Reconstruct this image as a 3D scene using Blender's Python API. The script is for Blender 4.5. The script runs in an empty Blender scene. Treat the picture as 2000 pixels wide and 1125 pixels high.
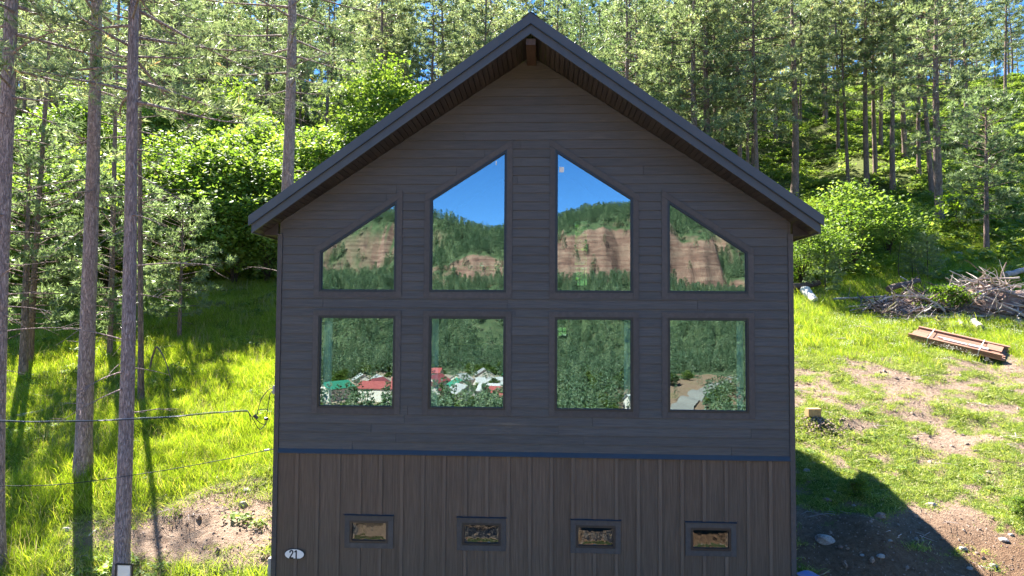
import bpy, math, random
import numpy as np
from mathutils import Vector, Matrix

random.seed(7)
rng = np.random.default_rng(11)
SC = bpy.context.scene
COL = SC.collection

# ------------------------------------------------------------------ camera
FPX = 1333.3
CAM = np.array([.28, -13.33, 1.318])
_Y, _P, _R = [math.radians(a) for a in (2.758, 2.409, .384)]
_f = np.array([-math.sin(_Y)*math.cos(_P), math.cos(_Y)*math.cos(_P), math.sin(_P)])
_r0 = np.array([math.cos(_Y), math.sin(_Y), 0.])
_u0 = np.cross(_r0, _f)
_r = _r0*math.cos(_R) + _u0*math.sin(_R)
_u = -_r0*math.sin(_R) + _u0*math.cos(_R)
cd = bpy.data.cameras.new('camera')
cam = bpy.data.objects.new('camera', cd)
COL.objects.link(cam)
cd.sensor_width = 36
cd.lens = 36*FPX/2000
cd.clip_end = 5000
cam.matrix_world = Matrix(((_r[0], _u[0], -_f[0], CAM[0]), (_r[1], _u[1], -_f[1], CAM[1]), (_r[2], _u[2], -_f[2], CAM[2]), (0, 0, 0, 1)))
SC.camera = cam

# ------------------------------------------------------------------ light
SUN_TRAVEL = Vector((.50, -.70, -1.0)).normalized()
to_sun = -SUN_TRAVEL
sun_el = math.asin(to_sun.z)
sun_az = math.atan2(to_sun.x, to_sun.y)
w = bpy.data.worlds.new('World')
SC.world = w
w.use_nodes = True
nt = w.node_tree
sky = nt.nodes.new('ShaderNodeTexSky')
sky.sky_type = 'NISHITA'
sky.sun_disc = False
sky.sun_elevation = sun_el
sky.sun_rotation = sun_az
sky.altitude = 2500
sky.air_density = .8
sky.dust_density = .05
sky.ozone_density = 3.5
bgn = nt.nodes['Background']
hs = nt.nodes.new('ShaderNodeHueSaturation')
hs.inputs['Saturation'].default_value = 1.22
nt.links.new(sky.outputs[0], hs.inputs['Color'])
nt.links.new(hs.outputs[0], bgn.inputs[0])
bgn.inputs[1].default_value = .074
sl = bpy.data.lights.new('sun', 'SUN')
sl.energy = 5.0
sl.angle = math.radians(.55)
sl.color = (1, .95, .86)
sun = bpy.data.objects.new('sun', sl)
COL.objects.link(sun)
sun.rotation_euler = SUN_TRAVEL.to_track_quat('-Z', 'Y').to_euler()
SC.view_settings.view_transform = 'Standard'
SC.view_settings.look = 'None'
SC.view_settings.exposure = 2.6
SC.view_settings.gamma = 1
SC.view_settings.use_curve_mapping = False

# ------------------------------------------------------------------ helpers
def tag(o, label=None, cat=None, group=None, kind=None):
    if label: o['label'] = label
    if cat: o['category'] = cat
    if group: o['group'] = group
    if kind: o['kind'] = kind
    return o

def link(name, me, parent=None, mat=None):
    o = bpy.data.objects.new(name, me)
    COL.objects.link(o)
    if mat is not None and me is not None and len(me.materials) == 0:
        me.materials.append(mat)
    if parent is not None: o.parent = parent
    return o

def empty(name, loc=(0, 0, 0), rz=0):
    o = bpy.data.objects.new(name, None)
    o.empty_display_size = .2
    COL.objects.link(o)
    o.location = loc
    o.rotation_euler = (0, 0, rz)
    return o

class MB:
    """collects faces into one mesh"""
    def __init__(s): s.v = []; s.f = []; s.n = 0
    def add(s, v, f):
        s.v.extend([tuple(p) for p in v]); s.f.extend([tuple(i+s.n for i in q) for q in f]); s.n += len(v); return s
    def box(s, x0, x1, y0, y1, z0, z1):
        v = [(x0,y0,z0),(x1,y0,z0),(x1,y1,z0),(x0,y1,z0),(x0,y0,z1),(x1,y0,z1),(x1,y1,z1),(x0,y1,z1)]
        return s.add(v, [(0,3,2,1),(4,5,6,7),(0,1,5,4),(1,2,6,5),(2,3,7,6),(3,0,4,7)])
    def prism(s, poly, yf, yb):
        """poly: (x,z) counter-clockwise seen from -y; yf(x,z): front y (number or function), yb: back y"""
        g = yf if callable(yf) else (lambda x, z: yf)
        n = len(poly)
        v = [(x, g(x, z), z) for x, z in poly] + [(x, yb, z) for x, z in poly]
        f = [tuple(range(n)), tuple(range(2*n-1, n-1, -1))] + [(i, i+n, (i+1) % n+n, (i+1) % n) for i in range(n)]
        return s.add(v, f)
    def tube(s, pts, rad, n=8, cap=True):
        pts = [Vector(p) for p in pts]
        m = len(pts); v = []
        up = Vector((0, 0, 1))
        for i, p in enumerate(pts):
            t = (pts[min(i+1, m-1)]-pts[max(i-1, 0)]).normalized()
            a = t.cross(up)
            if a.length < .15: a = t.cross(Vector((0, 1, 0)))
            a.normalize(); b = a.cross(t).normalized()
            r = rad[i] if hasattr(rad, '__len__') else rad
            for k in range(n):
                an = 2*math.pi*k/n
                v.append(p+a*(math.cos(an)*r)+b*(math.sin(an)*r))
        f = [(i*n+k, i*n+(k+1) % n, (i+1)*n+(k+1) % n, (i+1)*n+k) for i in range(m-1) for k in range(n)]
        if cap: f += [tuple(range(n-1, -1, -1)), tuple(range((m-1)*n, m*n))]
        return s.add(v, f)
    def mesh(s, name, mat=None, smooth=False):
        me = bpy.data.meshes.new(name)
        me.from_pydata([tuple(p) for p in s.v], [], s.f)
        me.update()
        if smooth: me.shade_smooth()
        if mat: me.materials.append(mat)
        return me
    def build(s, name, mat, parent=None, smooth=False):
        return link(name, s.mesh(name, mat, smooth), parent)

def np_mesh(name, V, T, mat=None, tone=None, extra=None, smooth=False):
    """V (n,3), T (m,3|4) arrays -> mesh with optional point attributes"""
    V = np.asarray(V, dtype=np.float32); T = np.asarray(T, dtype=np.int32)
    k = T.shape[1]
    me = bpy.data.meshes.new(name)
    me.vertices.add(len(V)); me.vertices.foreach_set('co', V.ravel())
    me.loops.add(T.size); me.loops.foreach_set('vertex_index', T.ravel())
    me.polygons.add(len(T))
    me.polygons.foreach_set('loop_start', np.arange(0, T.size, k, dtype=np.int32))
    try: me.polygons.foreach_set('loop_total', np.full(len(T), k, dtype=np.int32))
    except Exception: pass
    me.update(calc_edges=True)
    if tone is not None:
        a = me.attributes.new('tone', 'FLOAT', 'POINT'); a.data.foreach_set('value', np.asarray(tone, dtype=np.float32))
    for nm, ar in (extra or {}).items():
        a = me.attributes.new(nm, 'FLOAT', 'POINT'); a.data.foreach_set('value', np.asarray(ar, dtype=np.float32))
    if smooth: me.shade_smooth()
    if mat: me.materials.append(mat)
    return me

def _hash(ix, iy, seed):
    h = (ix.astype(np.int64)*374761393 + iy.astype(np.int64)*668265263 + seed*974634777) & 0xffffffff
    h = ((h ^ (h >> 13))*1274126177) & 0xffffffff
    return ((h ^ (h >> 16)) & 0xffff)/65535.

def vnoise(x, y, f=1., seed=0, oct=3):
    x = np.asarray(x, float)*f; y = np.asarray(y, float)*f
    s = 0; a = 1; t = 0
    for o in range(oct):
        ix = np.floor(x); iy = np.floor(y); fx = x-ix; fy = y-iy
        fx = fx*fx*(3-2*fx); fy = fy*fy*(3-2*fy)
        s = s + a*((_hash(ix, iy, seed+o)*(1-fx)+_hash(ix+1, iy, seed+o)*fx)*(1-fy)+(_hash(ix, iy+1, seed+o)*(1-fx)+_hash(ix+1, iy+1, seed+o)*fx)*fy)
        t += a; a *= .5; x = x*2.03+5.1; y = y*2.03+3.7
    return s/t

def sstep(x, a, b):
    t = np.clip((x-a)/(b-a), 0, 1); return t*t*(3-2*t)

# ------------------------------------------------------------------ materials
def mat(name):
    m = bpy.data.materials.new(name); m.use_nodes = True
    n = m.node_tree.nodes; return m, n, m.node_tree.links, n['Principled BSDF']

def ramp(n, L, fac, stops):
    r = n.new('ShaderNodeValToRGB')
    e = r.color_ramp.elements
    while len(e) > len(stops): e.remove(e[-1])
    while len(e) < len(stops): e.new(.5)
    for q, (p, c) in zip(e, stops):
        q.position = p; q.color = (*c, 1) if len(c) == 3 else c
    L.new(fac, r.inputs[0]); return r.outputs[0]

def noise(n, L, scale, vec=None, detail=4, rough=.55):
    t = n.new('ShaderNodeTexNoise'); t.inputs['Scale'].default_value = scale
    t.inputs['Detail'].default_value = detail; t.inputs['Roughness'].default_value = rough
    if vec is not None: L.new(vec, t.inputs['Vector'])
    return t.outputs['Fac']

def mapping(n, L, scale=(1, 1, 1), src='Object', rnd=False):
    tc = n.new('ShaderNodeTexCoord'); mp = n.new('ShaderNodeMapping')
    mp.inputs['Scale'].default_value = scale
    L.new(tc.outputs[src], mp.inputs['Vector'])
    if rnd:
        oi = n.new('ShaderNodeObjectInfo'); ml = n.new('ShaderNodeMath'); ml.operation = 'MULTIPLY'; ml.inputs[1].default_value = 57.
        L.new(oi.outputs['Random'], ml.inputs[0]); L.new(ml.outputs[0], mp.inputs['Location'])
    return mp.outputs[0]

def mixc(n, L, fac, a, b, mode='MIX'):
    m = n.new('ShaderNodeMix'); m.data_type = 'RGBA'; m.blend_type = mode
    for s, v in ((m.inputs[0], fac), (m.inputs[6], a), (m.inputs[7], b)):
        if isinstance(v, (int, float)): s.default_value = v
        elif isinstance(v, tuple): s.default_value = (*v, 1)
        else: L.new(v, s)
    return m.outputs[2]

def bump(n, L, h, p, strength=.5, dist=.01):
    b = n.new('ShaderNodeBump'); b.inputs['Strength'].default_value = strength; b.inputs['Distance'].default_value = dist
    L.new(h, b.inputs['Height']); L.new(b.outputs[0], p.inputs['Normal'])

def wood_paint(name, c0, c1, scale, rough=.6, b=.35, rnd=.25, spec=.35, scuff=False):
    m, n, L, p = mat(name)
    v = mapping(n, L, scale, rnd=True)
    g = noise(n, L, 1., v, 6, .65)
    g2 = noise(n, L, .9, mapping(n, L, (1.3, 1.3, 1.3)), 3)
    c = ramp(n, L, g, [(.3, c0), (.7, c1)])
    oi = n.new('ShaderNodeObjectInfo')
    k = ramp(n, L, oi.outputs['Random'], [(0, (1-rnd,)*3), (1, (1+rnd,)*3)])
    c = mixc(n, L, 1., c, k, 'MULTIPLY')
    c = mixc(n, L, g2, c, mixc(n, L, 1., c, (1.25, 1.08, .95), 'MULTIPLY'))
    if scuff:
        sc1 = noise(n, L, 1., mapping(n, L, (1.1, 9, 11)), 5, .7); sc2 = noise(n, L, .45, mapping(n, L, (1, 1, 1)), 2)
        ml = n.new('ShaderNodeMath'); ml.operation = 'MULTIPLY'; L.new(sc1, ml.inputs[0]); L.new(sc2, ml.inputs[1])
        c = mixc(n, L, ramp(n, L, ml.outputs[0], [(.385, (0,)*3), (.47, (.55,)*3)]), c, (.20, .16, .12))
    L.new(c, p.inputs['Base Color'])
    p.inputs['Roughness'].default_value = rough
    p.inputs['Specular IOR Level'].default_value = spec
    bump(n, L, g, p, b, .004)
    return m

M = {}
M['siding'] = wood_paint('brown stained siding', (.061, .061, .061), (.100, .097, .094), (2.2, 30, 46), .6, .4, .08, scuff=True)
M['panel'] = wood_paint('brown stained panel', (.096, .071, .053), (.152, .116, .087), (40, 30, 1.7), .75, .5, .06, .2)
M['batten'] = wood_paint('brown stained batten lit tone', (.118, .088, .067), (.172, .132, .10), (40, 30, 1.7), .75, .5, .06, .2)  # panel stain made lighter; light catching the battens is put into the colour
M['casing'] = wood_paint('brown casing', (.062, .058, .058), (.088, .082, .080), (12, 12, 12), .6, .3, .1)
M['soffit'] = wood_paint('dark soffit board', (.028, .0235, .022), (.044, .037, .034), (20, 2, 20), .6, .3, .2)
M['beam'] = wood_paint('brown beam', (.046, .029, .021), (.08, .052, .038), (20, 2, 20), .6, .4, .1)
M['fascia'] = wood_paint('dark metal fascia', (.052, .06, .072), (.066, .075, .088), (3, 3, 3), .5, .12, .05, .5)
M['flash'] = wood_paint('dark flashing', (.022, .034, .05), (.03, .043, .06), (3, 3, 3), .5, .05, .02, .5)
M['frame'] = wood_paint('black window frame', (.012, .014, .017), (.02, .022, .026), (3, 3, 3), .35, .05, .02, .6)
M['roof'] = wood_paint('dark metal roofing', (.05, .052, .055), (.07, .07, .072), (3, 3, 3), .4, .1, .05, .5)
M['inner'] = wood_paint('interior paint', (.10, .105, .10), (.14, .145, .13), (2, 2, 2), .8, .1, .05, .2)
M['floorwood'] = wood_paint('interior floor', (.16, .09, .05), (.22, .13, .07), (2, 14, 2), .5, .1, .05, .4)
M['curtain'] = wood_paint('white curtain cloth', (.74, .78, .78), (.84, .88, .88), (6, 6, 2), .9, .2, .05, .1)
M['whitepaint'] = wood_paint('white paint', (.72, .72, .7), (.8, .8, .78), (3, 3, 3), .5, .1, .04, .4)
M['black'] = wood_paint('black paint', (.01, .01, .012), (.02, .02, .022), (3, 3, 3), .5, .1, .04, .4)
M['brass'] = wood_paint('yellow brass edge', (.5, .36, .1), (.6, .42, .14), (3, 3, 3), .3, .1, .04, .8)
M['cedar'] = wood_paint('red brown lumber', (.19, .105, .075), (.34, .205, .15), (2.2, 24, 24), .7, .4, .25, .2)
M['greywood'] = wood_paint('weathered wood', (.24, .21, .20), (.5, .46, .44), (26, 26, 2.2), .85, .6, .35, .1)
M['darkwood'] = wood_paint('old bark stick', (.07, .052, .044), (.17, .135, .12), (26, 26, 3), .9, .6, .4, .1)
M['paleplank'] = wood_paint('pale plank', (.45, .45, .44), (.62, .62, .6), (20, 20, 2), .7, .3, .1, .2)
M['block'] = wood_paint('tan wood block', (.33, .22, .11), (.44, .31, .17), (20, 20, 3), .7, .3, .1, .2)
M['cable'] = wood_paint('black cable sheath', (.012, .012, .013), (.03, .03, .032), (9, 9, 9), .4, .1, .02, .6)
M['steel'] = wood_paint('grey metal', (.3, .32, .35), (.4, .42, .45), (3, 3, 3), .4, .1, .02, .6)
M['tarp'] = wood_paint('blue plastic tarp', (.01, .1, .34), (.02, .16, .46), (3, 3, 3), .35, .3, .05, .6)
M['redroof'] = wood_paint('red metal roofing', (.2, .04, .035), (.28, .07, .06), (2, 2, 2), .5, .1, .1, .4)
M['greyroof'] = wood_paint('grey shingles', (.2, .2, .2), (.34, .33, .31), (4, 4, 4), .8, .3, .2, .2)
M['greenroof'] = wood_paint('green awning', (.02, .14, .08), (.04, .2, .12), (2, 2, 2), .6, .1, .1, .3)
M['housewall'] = wood_paint('cream clapboard', (.42, .39, .33), (.52, .48, .43), (1, 1, 9), .7, .2, .2, .2)

def bark(name, c0, c1, c2, sc=1.):
    m, n, L, p = mat(name)
    v = mapping(n, L, (9*sc, 9*sc, 2.3*sc))
    vo = n.new('ShaderNodeTexVoronoi'); vo.inputs['Scale'].default_value = 2.3
    vo.feature = 'DISTANCE_TO_EDGE'
    dn = n.new('ShaderNodeTexNoise'); dn.inputs['Scale'].default_value = .9; dn.inputs['Detail'].default_value = 5; L.new(v, dn.inputs['Vector'])
    va = n.new('ShaderNodeVectorMath'); va.operation = 'MULTIPLY_ADD'; va.inputs[1].default_value = (2.2, 2.2, 2.2); L.new(dn.outputs['Color'], va.inputs[0]); L.new(v, va.inputs[2])
    L.new(va.outputs[0], vo.inputs['Vector'])
    nz = noise(n, L, 2.2, v, 6, .7)
    big = noise(n, L, .8, mapping(n, L, (1, 1, .6)), 3)
    e = ramp(n, L, vo.outputs['Distance'], [(0, (.25,)*3), (.16, (1,)*3)])
    c = ramp(n, L, nz, [(.28, c0), (.5, c1), (.72, c2)])
    c = mixc(n, L, .5, c, e, 'MULTIPLY')
    c = mixc(n, L, big, mixc(n, L, 1., c, (.8, .84, .92), 'MULTIPLY'), mixc(n, L, 1., c, (1.2, .98, .82), 'MULTIPLY'))
    L.new(c, p.inputs['Base Color'])
    p.inputs['Roughness'].default_value = .92
    p.inputs['Specular IOR Level'].default_value = .1
    mx = n.new('ShaderNodeMath'); mx.operation = 'ADD'
    L.new(e, mx.inputs[0]); L.new(nz, mx.inputs[1])
    bump(n, L, mx.outputs[0], p, .9, .03)
    return m
M['bark'] = bark('ponderosa bark', (.24, .195, .20), (.44, .37, .37), (.62, .53, .51))
M['barkfar'] = bark('pine bark', (.15, .12, .105), (.27, .215, .19), (.40, .32, .28), .6)
M['stem'] = bark('grey brown stems', (.06, .05, .04), (.11, .09, .07), (.17, .14, .11), 2)

def foliage(name, stops, trans=.45, tcol=(1.25, 1.25, .55), rough=.5, spec=.3, rnd=.18):
    m, n, L, p = mat(name)
    at_ = n.new('ShaderNodeAttribute'); at_.attribute_name = 'tone'
    oi = n.new('ShaderNodeObjectInfo')
    c = ramp(n, L, at_.outputs['Fac'], stops)
    k = ramp(n, L, oi.outputs['Random'], [(0, (1-rnd, 1-rnd*.7, 1-rnd)), (1, (1+rnd, 1+rnd*.8, 1+rnd*.5))])
    c = mixc(n, L, 1., c, k, 'MULTIPLY')
    L.new(c, p.inputs['Base Color'])
    p.inputs['Roughness'].default_value = rough
    p.inputs['Specular IOR Level'].default_value = spec
    tr = n.new('ShaderNodeBsdfTranslucent')
    L.new(mixc(n, L, 1., c, tcol, 'MULTIPLY'), tr.inputs['Color'])
    ms = n.new('ShaderNodeMixShader'); ms.inputs[0].default_value = trans
    L.new(p.outputs[0], ms.inputs[1]); L.new(tr.outputs[0], ms.inputs[2])
    L.new(ms.outputs[0], n['Material Output'].inputs[0])
    return m
M['needle'] = foliage('pine needles', [(0, (.12, .16, .095)), (.55, (.25, .31, .19)), (.94, (.43, .49, .33)), (.97, (.36, .24, .13)), (1, (.36, .23, .13))], .45, (1.15, 1.15, .7), .45, .35, .30)
M['needleblue'] = foliage('young pine needles', [(0, (.11, .155, .085)), (.6, (.20, .26, .145)), (1, (.34, .41, .25))], .45, (1.1, 1.2, .7), .38, .5)
M['needledark'] = foliage('spruce needles', [(0, (.06, .095, .05)), (.6, (.10, .15, .075)), (1, (.16, .21, .11))], .25, (1.1, 1.2, .6), .45, .4)
M['leaf'] = foliage('bright leaves', [(0, (.08, .15, .03)), (.5, (.18, .27, .055)), (1, (.31, .39, .13))], .5, (1.2, 1.22, .5), .55, .2)
M['leafdeep'] = foliage('deep green leaves', [(0, (.08, .15, .022)), (.5, (.14, .22, .035)), (1, (.23, .31, .06))], .5, (1.3, 1.3, .4), .55, .2)
M['grass'] = foliage('grass blades', [(0, (.17, .27, .03)), (.5, (.31, .42, .05)), (.84, (.44, .50, .10)), (.9, (.55, .50, .25)), (1, (.6, .52, .32))], .5, (1.3, 1.25, .35), .5, .25)
M['shortgrass'] = foliage('short slope grass', [(0, (.17, .25, .06)), (.5, (.30, .37, .10)), (.8, (.43, .46, .18)), (.88, (.52, .47, .28)), (1, (.55, .48, .3))], .42, (1.25, 1.2, .5), .55, .2)
M['drystalk'] = foliage('dry straw stalks', [(0, (.36, .3, .17)), (1, (.55, .47, .3))], .3, (1.1, 1.05, .8), .7, .1)
M['herb'] = foliage('low leafy plants', [(0, (.09, .16, .03)), (.5, (.17, .26, .06)), (1, (.30, .38, .14))], .45, (1.3, 1.25, .5), .55, .2)
M['leafmatte'] = foliage('far broadleaf crowns', [(0, (.035, .06, .014)), (.5, (.075, .11, .022)), (1, (.14, .18, .04))], .3, (1.2, 1.2, .4), .95, .03)
M['redneedle'] = foliage('dead rusty needles', [(0, (.16, .08, .05)), (1, (.3, .17, .11))], .3, (1.1, 1, .8))
M['flower'] = foliage('white flowers', [(0, (.7, .7, .62)), (1, (.8, .8, .75))], .3, (1, 1, 1))

# ground: attributes 'green' (0 dirt .. 1 grassy), 'duff' (forest litter)
def ground_mat():
    m, n, L, p = mat('hillside soil and grass')
    g = n.new('ShaderNodeAttribute'); g.attribute_name = 'green'
    d = n.new('ShaderNodeAttribute'); d.attribute_name = 'duff'
    v = mapping(n, L, (1, 1, 1))
    n1 = noise(n, L, 1.3, v, 6, .65); n2 = noise(n, L, 9., v, 5, .7); n3 = noise(n, L, 38., v, 3, .6)
    dirt = ramp(n, L, n2, [(.25, (.20, .125, .085)), (.5, (.36, .255, .185)), (.75, (.49, .38, .29))])
    dirt = mixc(n, L, .55, dirt, ramp(n, L, n3, [(.3, (.45,)*3), (.7, (1.25,)*3)]), 'MULTIPLY')
    fr = n.new('ShaderNodeAttribute'); fr.attribute_name = 'darker'
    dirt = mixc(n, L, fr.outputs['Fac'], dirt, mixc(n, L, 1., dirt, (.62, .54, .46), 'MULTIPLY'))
    grn = ramp(n, L, n2, [(.25, (.06, .10, .014)), (.5, (.12, .17, .025)), (.75, (.19, .21, .05))])
    duf = ramp(n, L, n2, [(.25, (.08, .07, .035)), (.5, (.13, .13, .055)), (.75, (.22, .17, .10))])
    a = n.new('ShaderNodeMath'); a.operation = 'ADD'; L.new(g.outputs['Fac'], a.inputs[0])
    s = n.new('ShaderNodeMath'); s.operation = 'MULTIPLY_ADD'; s.inputs[1].default_value = .9; s.inputs[2].default_value = -.45
    L.new(n2, s.inputs[0]); L.new(s.outputs[0], a.inputs[1])
    k = ramp(n, L, a.outputs[0], [(.38, (0,)*3), (.62, (1,)*3)])
    c = mixc(n, L, k, dirt, grn)
    c = mixc(n, L, d.outputs['Fac'], c, duf)
    L.new(c, p.inputs['Base Color'])
    p.inputs['Roughness'].default_value = .95; p.inputs['Specular IOR Level'].default_value = .1
    mx = n.new('ShaderNodeMath'); mx.operation = 'ADD'; L.new(n2, mx.inputs[0]); L.new(n3, mx.inputs[1])
    bump(n, L, mx.outputs[0], p, 1., .09)
    return m
M['ground'] = ground_mat()

def rock_mat(name, c0, c1, c2, sc=4.):
    m, n, L, p = mat(name)
    v = mapping(n, L, (1, 1, 1.6), rnd=True)
    a = noise(n, L, sc, v, 8, .65)
    L.new(ramp(n, L, a, [(.3, c0), (.5, c1), (.72, c2)]), p.inputs['Base Color'])
    p.inputs['Roughness'].default_value = .9
    bump(n, L, a, p, .8, .05)
    return m
M['rockgrey'] = rock_mat('pale limestone', (.22, .2, .18), (.36, .33, .3), (.5, .47, .43))
M['rockbrown'] = rock_mat('red brown stone', (.16, .09, .065), (.27, .17, .13), (.38, .27, .21))
M['gravel'] = rock_mat('pale gravel', (.13, .11, .09), (.19, .165, .135), (.26, .23, .19), 30)
M['pebble'] = rock_mat('pebbles', (.2, .125, .09), (.34, .24, .18), (.5, .42, .36), 3)

def cliff_mat():
    m, n, L, p = mat('opposite hillside')
    geo = n.new('ShaderNodeNewGeometry'); sx = n.new('ShaderNodeSeparateXYZ'); L.new(geo.outputs['Normal'], sx.inputs[0])
    v = mapping(n, L, (.02, .02, .26))
    st = noise(n, L, 1.6, v, 6, .7)
    nb = noise(n, L, .16, mapping(n, L, (1, 1, 1)), 6, .65)
    rk = ramp(n, L, st, [(.3, (.06, .028, .02)), (.46, (.18, .085, .055)), (.6, (.25, .145, .095)), (.75, (.10, .05, .034))])
    rk = mixc(n, L, .6, rk, ramp(n, L, nb, [(.35, (.45,)*3), (.65, (1.2,)*3)]), 'MULTIPLY')
    gr = ramp(n, L, nb, [(.3, (.025, .04, .012)), (.55, (.05, .07, .02)), (.75, (.12, .10, .05))])
    k = ramp(n, L, sx.outputs['Z'], [(.55, (0,)*3), (.74, (1,)*3)])
    L.new(mixc(n, L, k, rk, gr), p.inputs['Base Color'])
    p.inputs['Roughness'].default_value = .95
    bump(n, L, st, p, 1., 1.2)
    return m
M['cliff'] = cliff_mat()

def glass_mat(name, refl, tint, wav=.0, wsc=1.5, gcol=(.93, .98, 1)):
    m, n, L, p = mat(name)
    n.remove(p)
    g = n.new('ShaderNodeBsdfGlossy'); g.inputs['Roughness'].default_value = .0; g.inputs['Color'].default_value = (*gcol, 1)
    t = n.new('ShaderNodeBsdfTransparent'); t.inputs['Color'].default_value = (*tint, 1)
    lw = n.new('ShaderNodeFresnel'); lw.inputs['IOR'].default_value = 1.5
    ad = n.new('ShaderNodeMath'); ad.operation = 'ADD'; ad.inputs[1].default_value = refl; L.new(lw.outputs[0], ad.inputs[0])
    ms = n.new('ShaderNodeMixShader'); L.new(ad.outputs[0], ms.inputs[0]); L.new(t.outputs[0], ms.inputs[1]); L.new(g.outputs[0], ms.inputs[2])
    L.new(ms.outputs[0], n['Material Output'].inputs[0])
    if wav:
        b = n.new('ShaderNodeBump'); b.inputs['Strength'].default_value = wav; b.inputs['Distance'].default_value = .01
        L.new(noise(n, L, wsc, mapping(n, L, (1, 1, 1), rnd=True), 1.5), b.inputs['Height']); L.new(b.outputs[0], g.inputs['Normal'])
    return m
M['glass'] = glass_mat('low-e window glass', .20, (.60, .86, .90), .005, 1.0, (.82, .93, 1))
M['glassrear'] = glass_mat('clear glass', .04, (.9, .95, .92))
M['glasswavy'] = glass_mat('wavy glass', .08, (.2, .3, .3), .9, 7.)

# ------------------------------------------------------------------ terrain
YS = [-400, -190, -120, -60, -30, -15, -6, -2.5, -.8, 0, 4, 12, 20, 35, 60, 100, 150, 220, 320]
ZS = [-30.3, -30.3, -26.5, -17.5, -12, -8.3, -6.9, -5.7, -4.35, -3.95, -2.5, .15, 2.9, 8.8, 20, 39, 58, 74, 84]
def ground_z(x, y, cut=True):
    x = np.asarray(x, float); y = np.asarray(y, float)
    # smooth the profile a little by averaging shifted lookups
    z = sum(np.interp(y+d, YS, ZS) for d in (-1.2, -.4, .4, 1.2))/4
    far = sstep(np.abs(y-5), 12, 60)
    z = z + (vnoise(x, y, .9, 1, 4)-.5)*.32 + (vnoise(x, y, .13, 5, 3)-.5)*(.6+far*5.)
    z = z + (vnoise(x, y, 3.1, 9, 2)-.5)*.10*(1-far)
    # dirt mound and bank beside the right wall
    z = z + .30*np.exp(-(((x-6.1)/.7)**2+((y-7.6)/.8)**2)) + .28*np.exp(-(((x-7.1)/.6)**2+((y-1.6)/.9)**2))
    # level parking pad before the house
    pad = (1-sstep(np.abs(x), 4.9, 7.))*(1-sstep(y, -1.2, .2))*sstep(y, -24, -14)
    z = z*(1-pad) + pad*(-6.65)
    if cut:
        inside = (np.abs(x) < 4.8) & (y > .15) & (y < 7.35)
        z = np.where(inside, -6.8, z)
    return z
def gz(x, y): return float(ground_z(np.array([x]), np.array([y]), False)[0])

def ray(px, py):
    d = _f+_r*((px-1000)/FPX)-_u*((py-562.5)/FPX)
    return d/np.dot(d, _f)
def hit(px, py):
    """point of the hillside seen at a pixel"""
    d = ray(px, py); t = np.arange(12, 260, .1)
    P = CAM[None]+d[None]*t[:, None]
    below = P[:, 2] < ground_z(P[:, 0], P[:, 1], False)
    i = int(np.argmax(below)) if below.any() else len(t)-1
    return P[i, 0], P[i, 1], gz(P[i, 0], P[i, 1]), t[i]
def at(px, py, y):
    d = ray(px, py); t = (y-CAM[1])/d[1]; return CAM+d*t
def atd(px, t, py=600):
    """ground point below pixel column px at depth t"""
    P = CAM+ray(px, py)*t
    return P[0], P[1], gz(P[0], P[1])

def axis(lo, hi, fine_lo, fine_hi, st, gr=1.09, mx=8.):
    a = list(np.arange(fine_lo, fine_hi+1e-6, st)); s = st
    while a[-1] < hi: s = min(s*gr, mx); a.append(a[-1]+s)
    s = st
    while a[0] > lo: s = min(s*gr, mx); a.insert(0, a[0]-s)
    return np.array(a)
def green_mask(x, y):
    n = vnoise(x, y, .55, 21, 4); n2 = vnoise(x, y, 1.7, 33, 3)
    left = x < 0
    g = np.full_like(np.asarray(x, float), .95)
    # left: bare dirt patch close to the house and at the foot of the near trunks
    dl = np.exp(-(((x+6.2)/2.2)**2+((y-1.6)/2.3)**2))*1.05 + .7*np.exp(-(((x+8.9)/2.4)**2+((y-.9)/1.3)**2))
    g = np.where(left, 1.02-dl*(.55+.9*(n-.3))-.25*(n2-.5)+(vnoise(x, y, 4., 38, 2)-.45)*.6*np.clip(dl, 0, 1), g)
    # right: thin patchy grass near the house, lusher further up
    lush = sstep(y, 10.5, 15.5)
    band = np.exp(-((y-8.9-.12*(x-8))/1.9)**2)*.30
    near = (1-sstep(y, 1.2, 3.4))*.32
    r = .59-band-near+.30*lush+(n-.5)*.75+(n2-.5)*1.0+(vnoise(x, y, 4., 37, 2)-.5)*1.15
    g = np.where(left, g, r+lush*.28)
    g = np.where(y < -3.5, np.minimum(g, .22+.3*n2), g)
    return np.clip(g, 0, 1)
def darker_mask(x, y):
    return np.clip((1-sstep(y+1.4*(vnoise(x, y, .5, 47, 3)-.5), 1.2, 3.6))*sstep(x, 3., 5.), 0, 1)  # browner, darker dirt low on the right slope
def duff_mask(x, y):
    return np.clip(sstep(y, 26, 40)*(.25+.8*vnoise(x, y, .12, 44, 3)), 0, 1)*.8

def grid_mesh(name, xs, ys, zf, m, attrs=True):
    X, Y = np.meshgrid(xs, ys)
    Z = zf(X, Y)
    V = np.stack([X.ravel(), Y.ravel(), Z.ravel()], 1)
    nx, ny = len(xs), len(ys)
    i = (np.arange(ny-1)[:, None]*nx+np.arange(nx-1)[None]).ravel()
    T = np.stack([i, i+1, i+1+nx, i+nx], 1)
    ex = {'green': green_mask(X, Y).ravel(), 'duff': duff_mask(X, Y).ravel(), 'darker': darker_mask(X, Y).ravel()} if attrs else None
    return np_mesh(name, V, T, m, extra=ex, smooth=True)
gxs = axis(-520, 520, -17, 17, .22); gys = axis(-372, 318, -3.5, 22, .22)
link('ground', grid_mesh('ground', gxs, gys, ground_z, M['ground']))['kind'] = 'structure'

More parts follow.
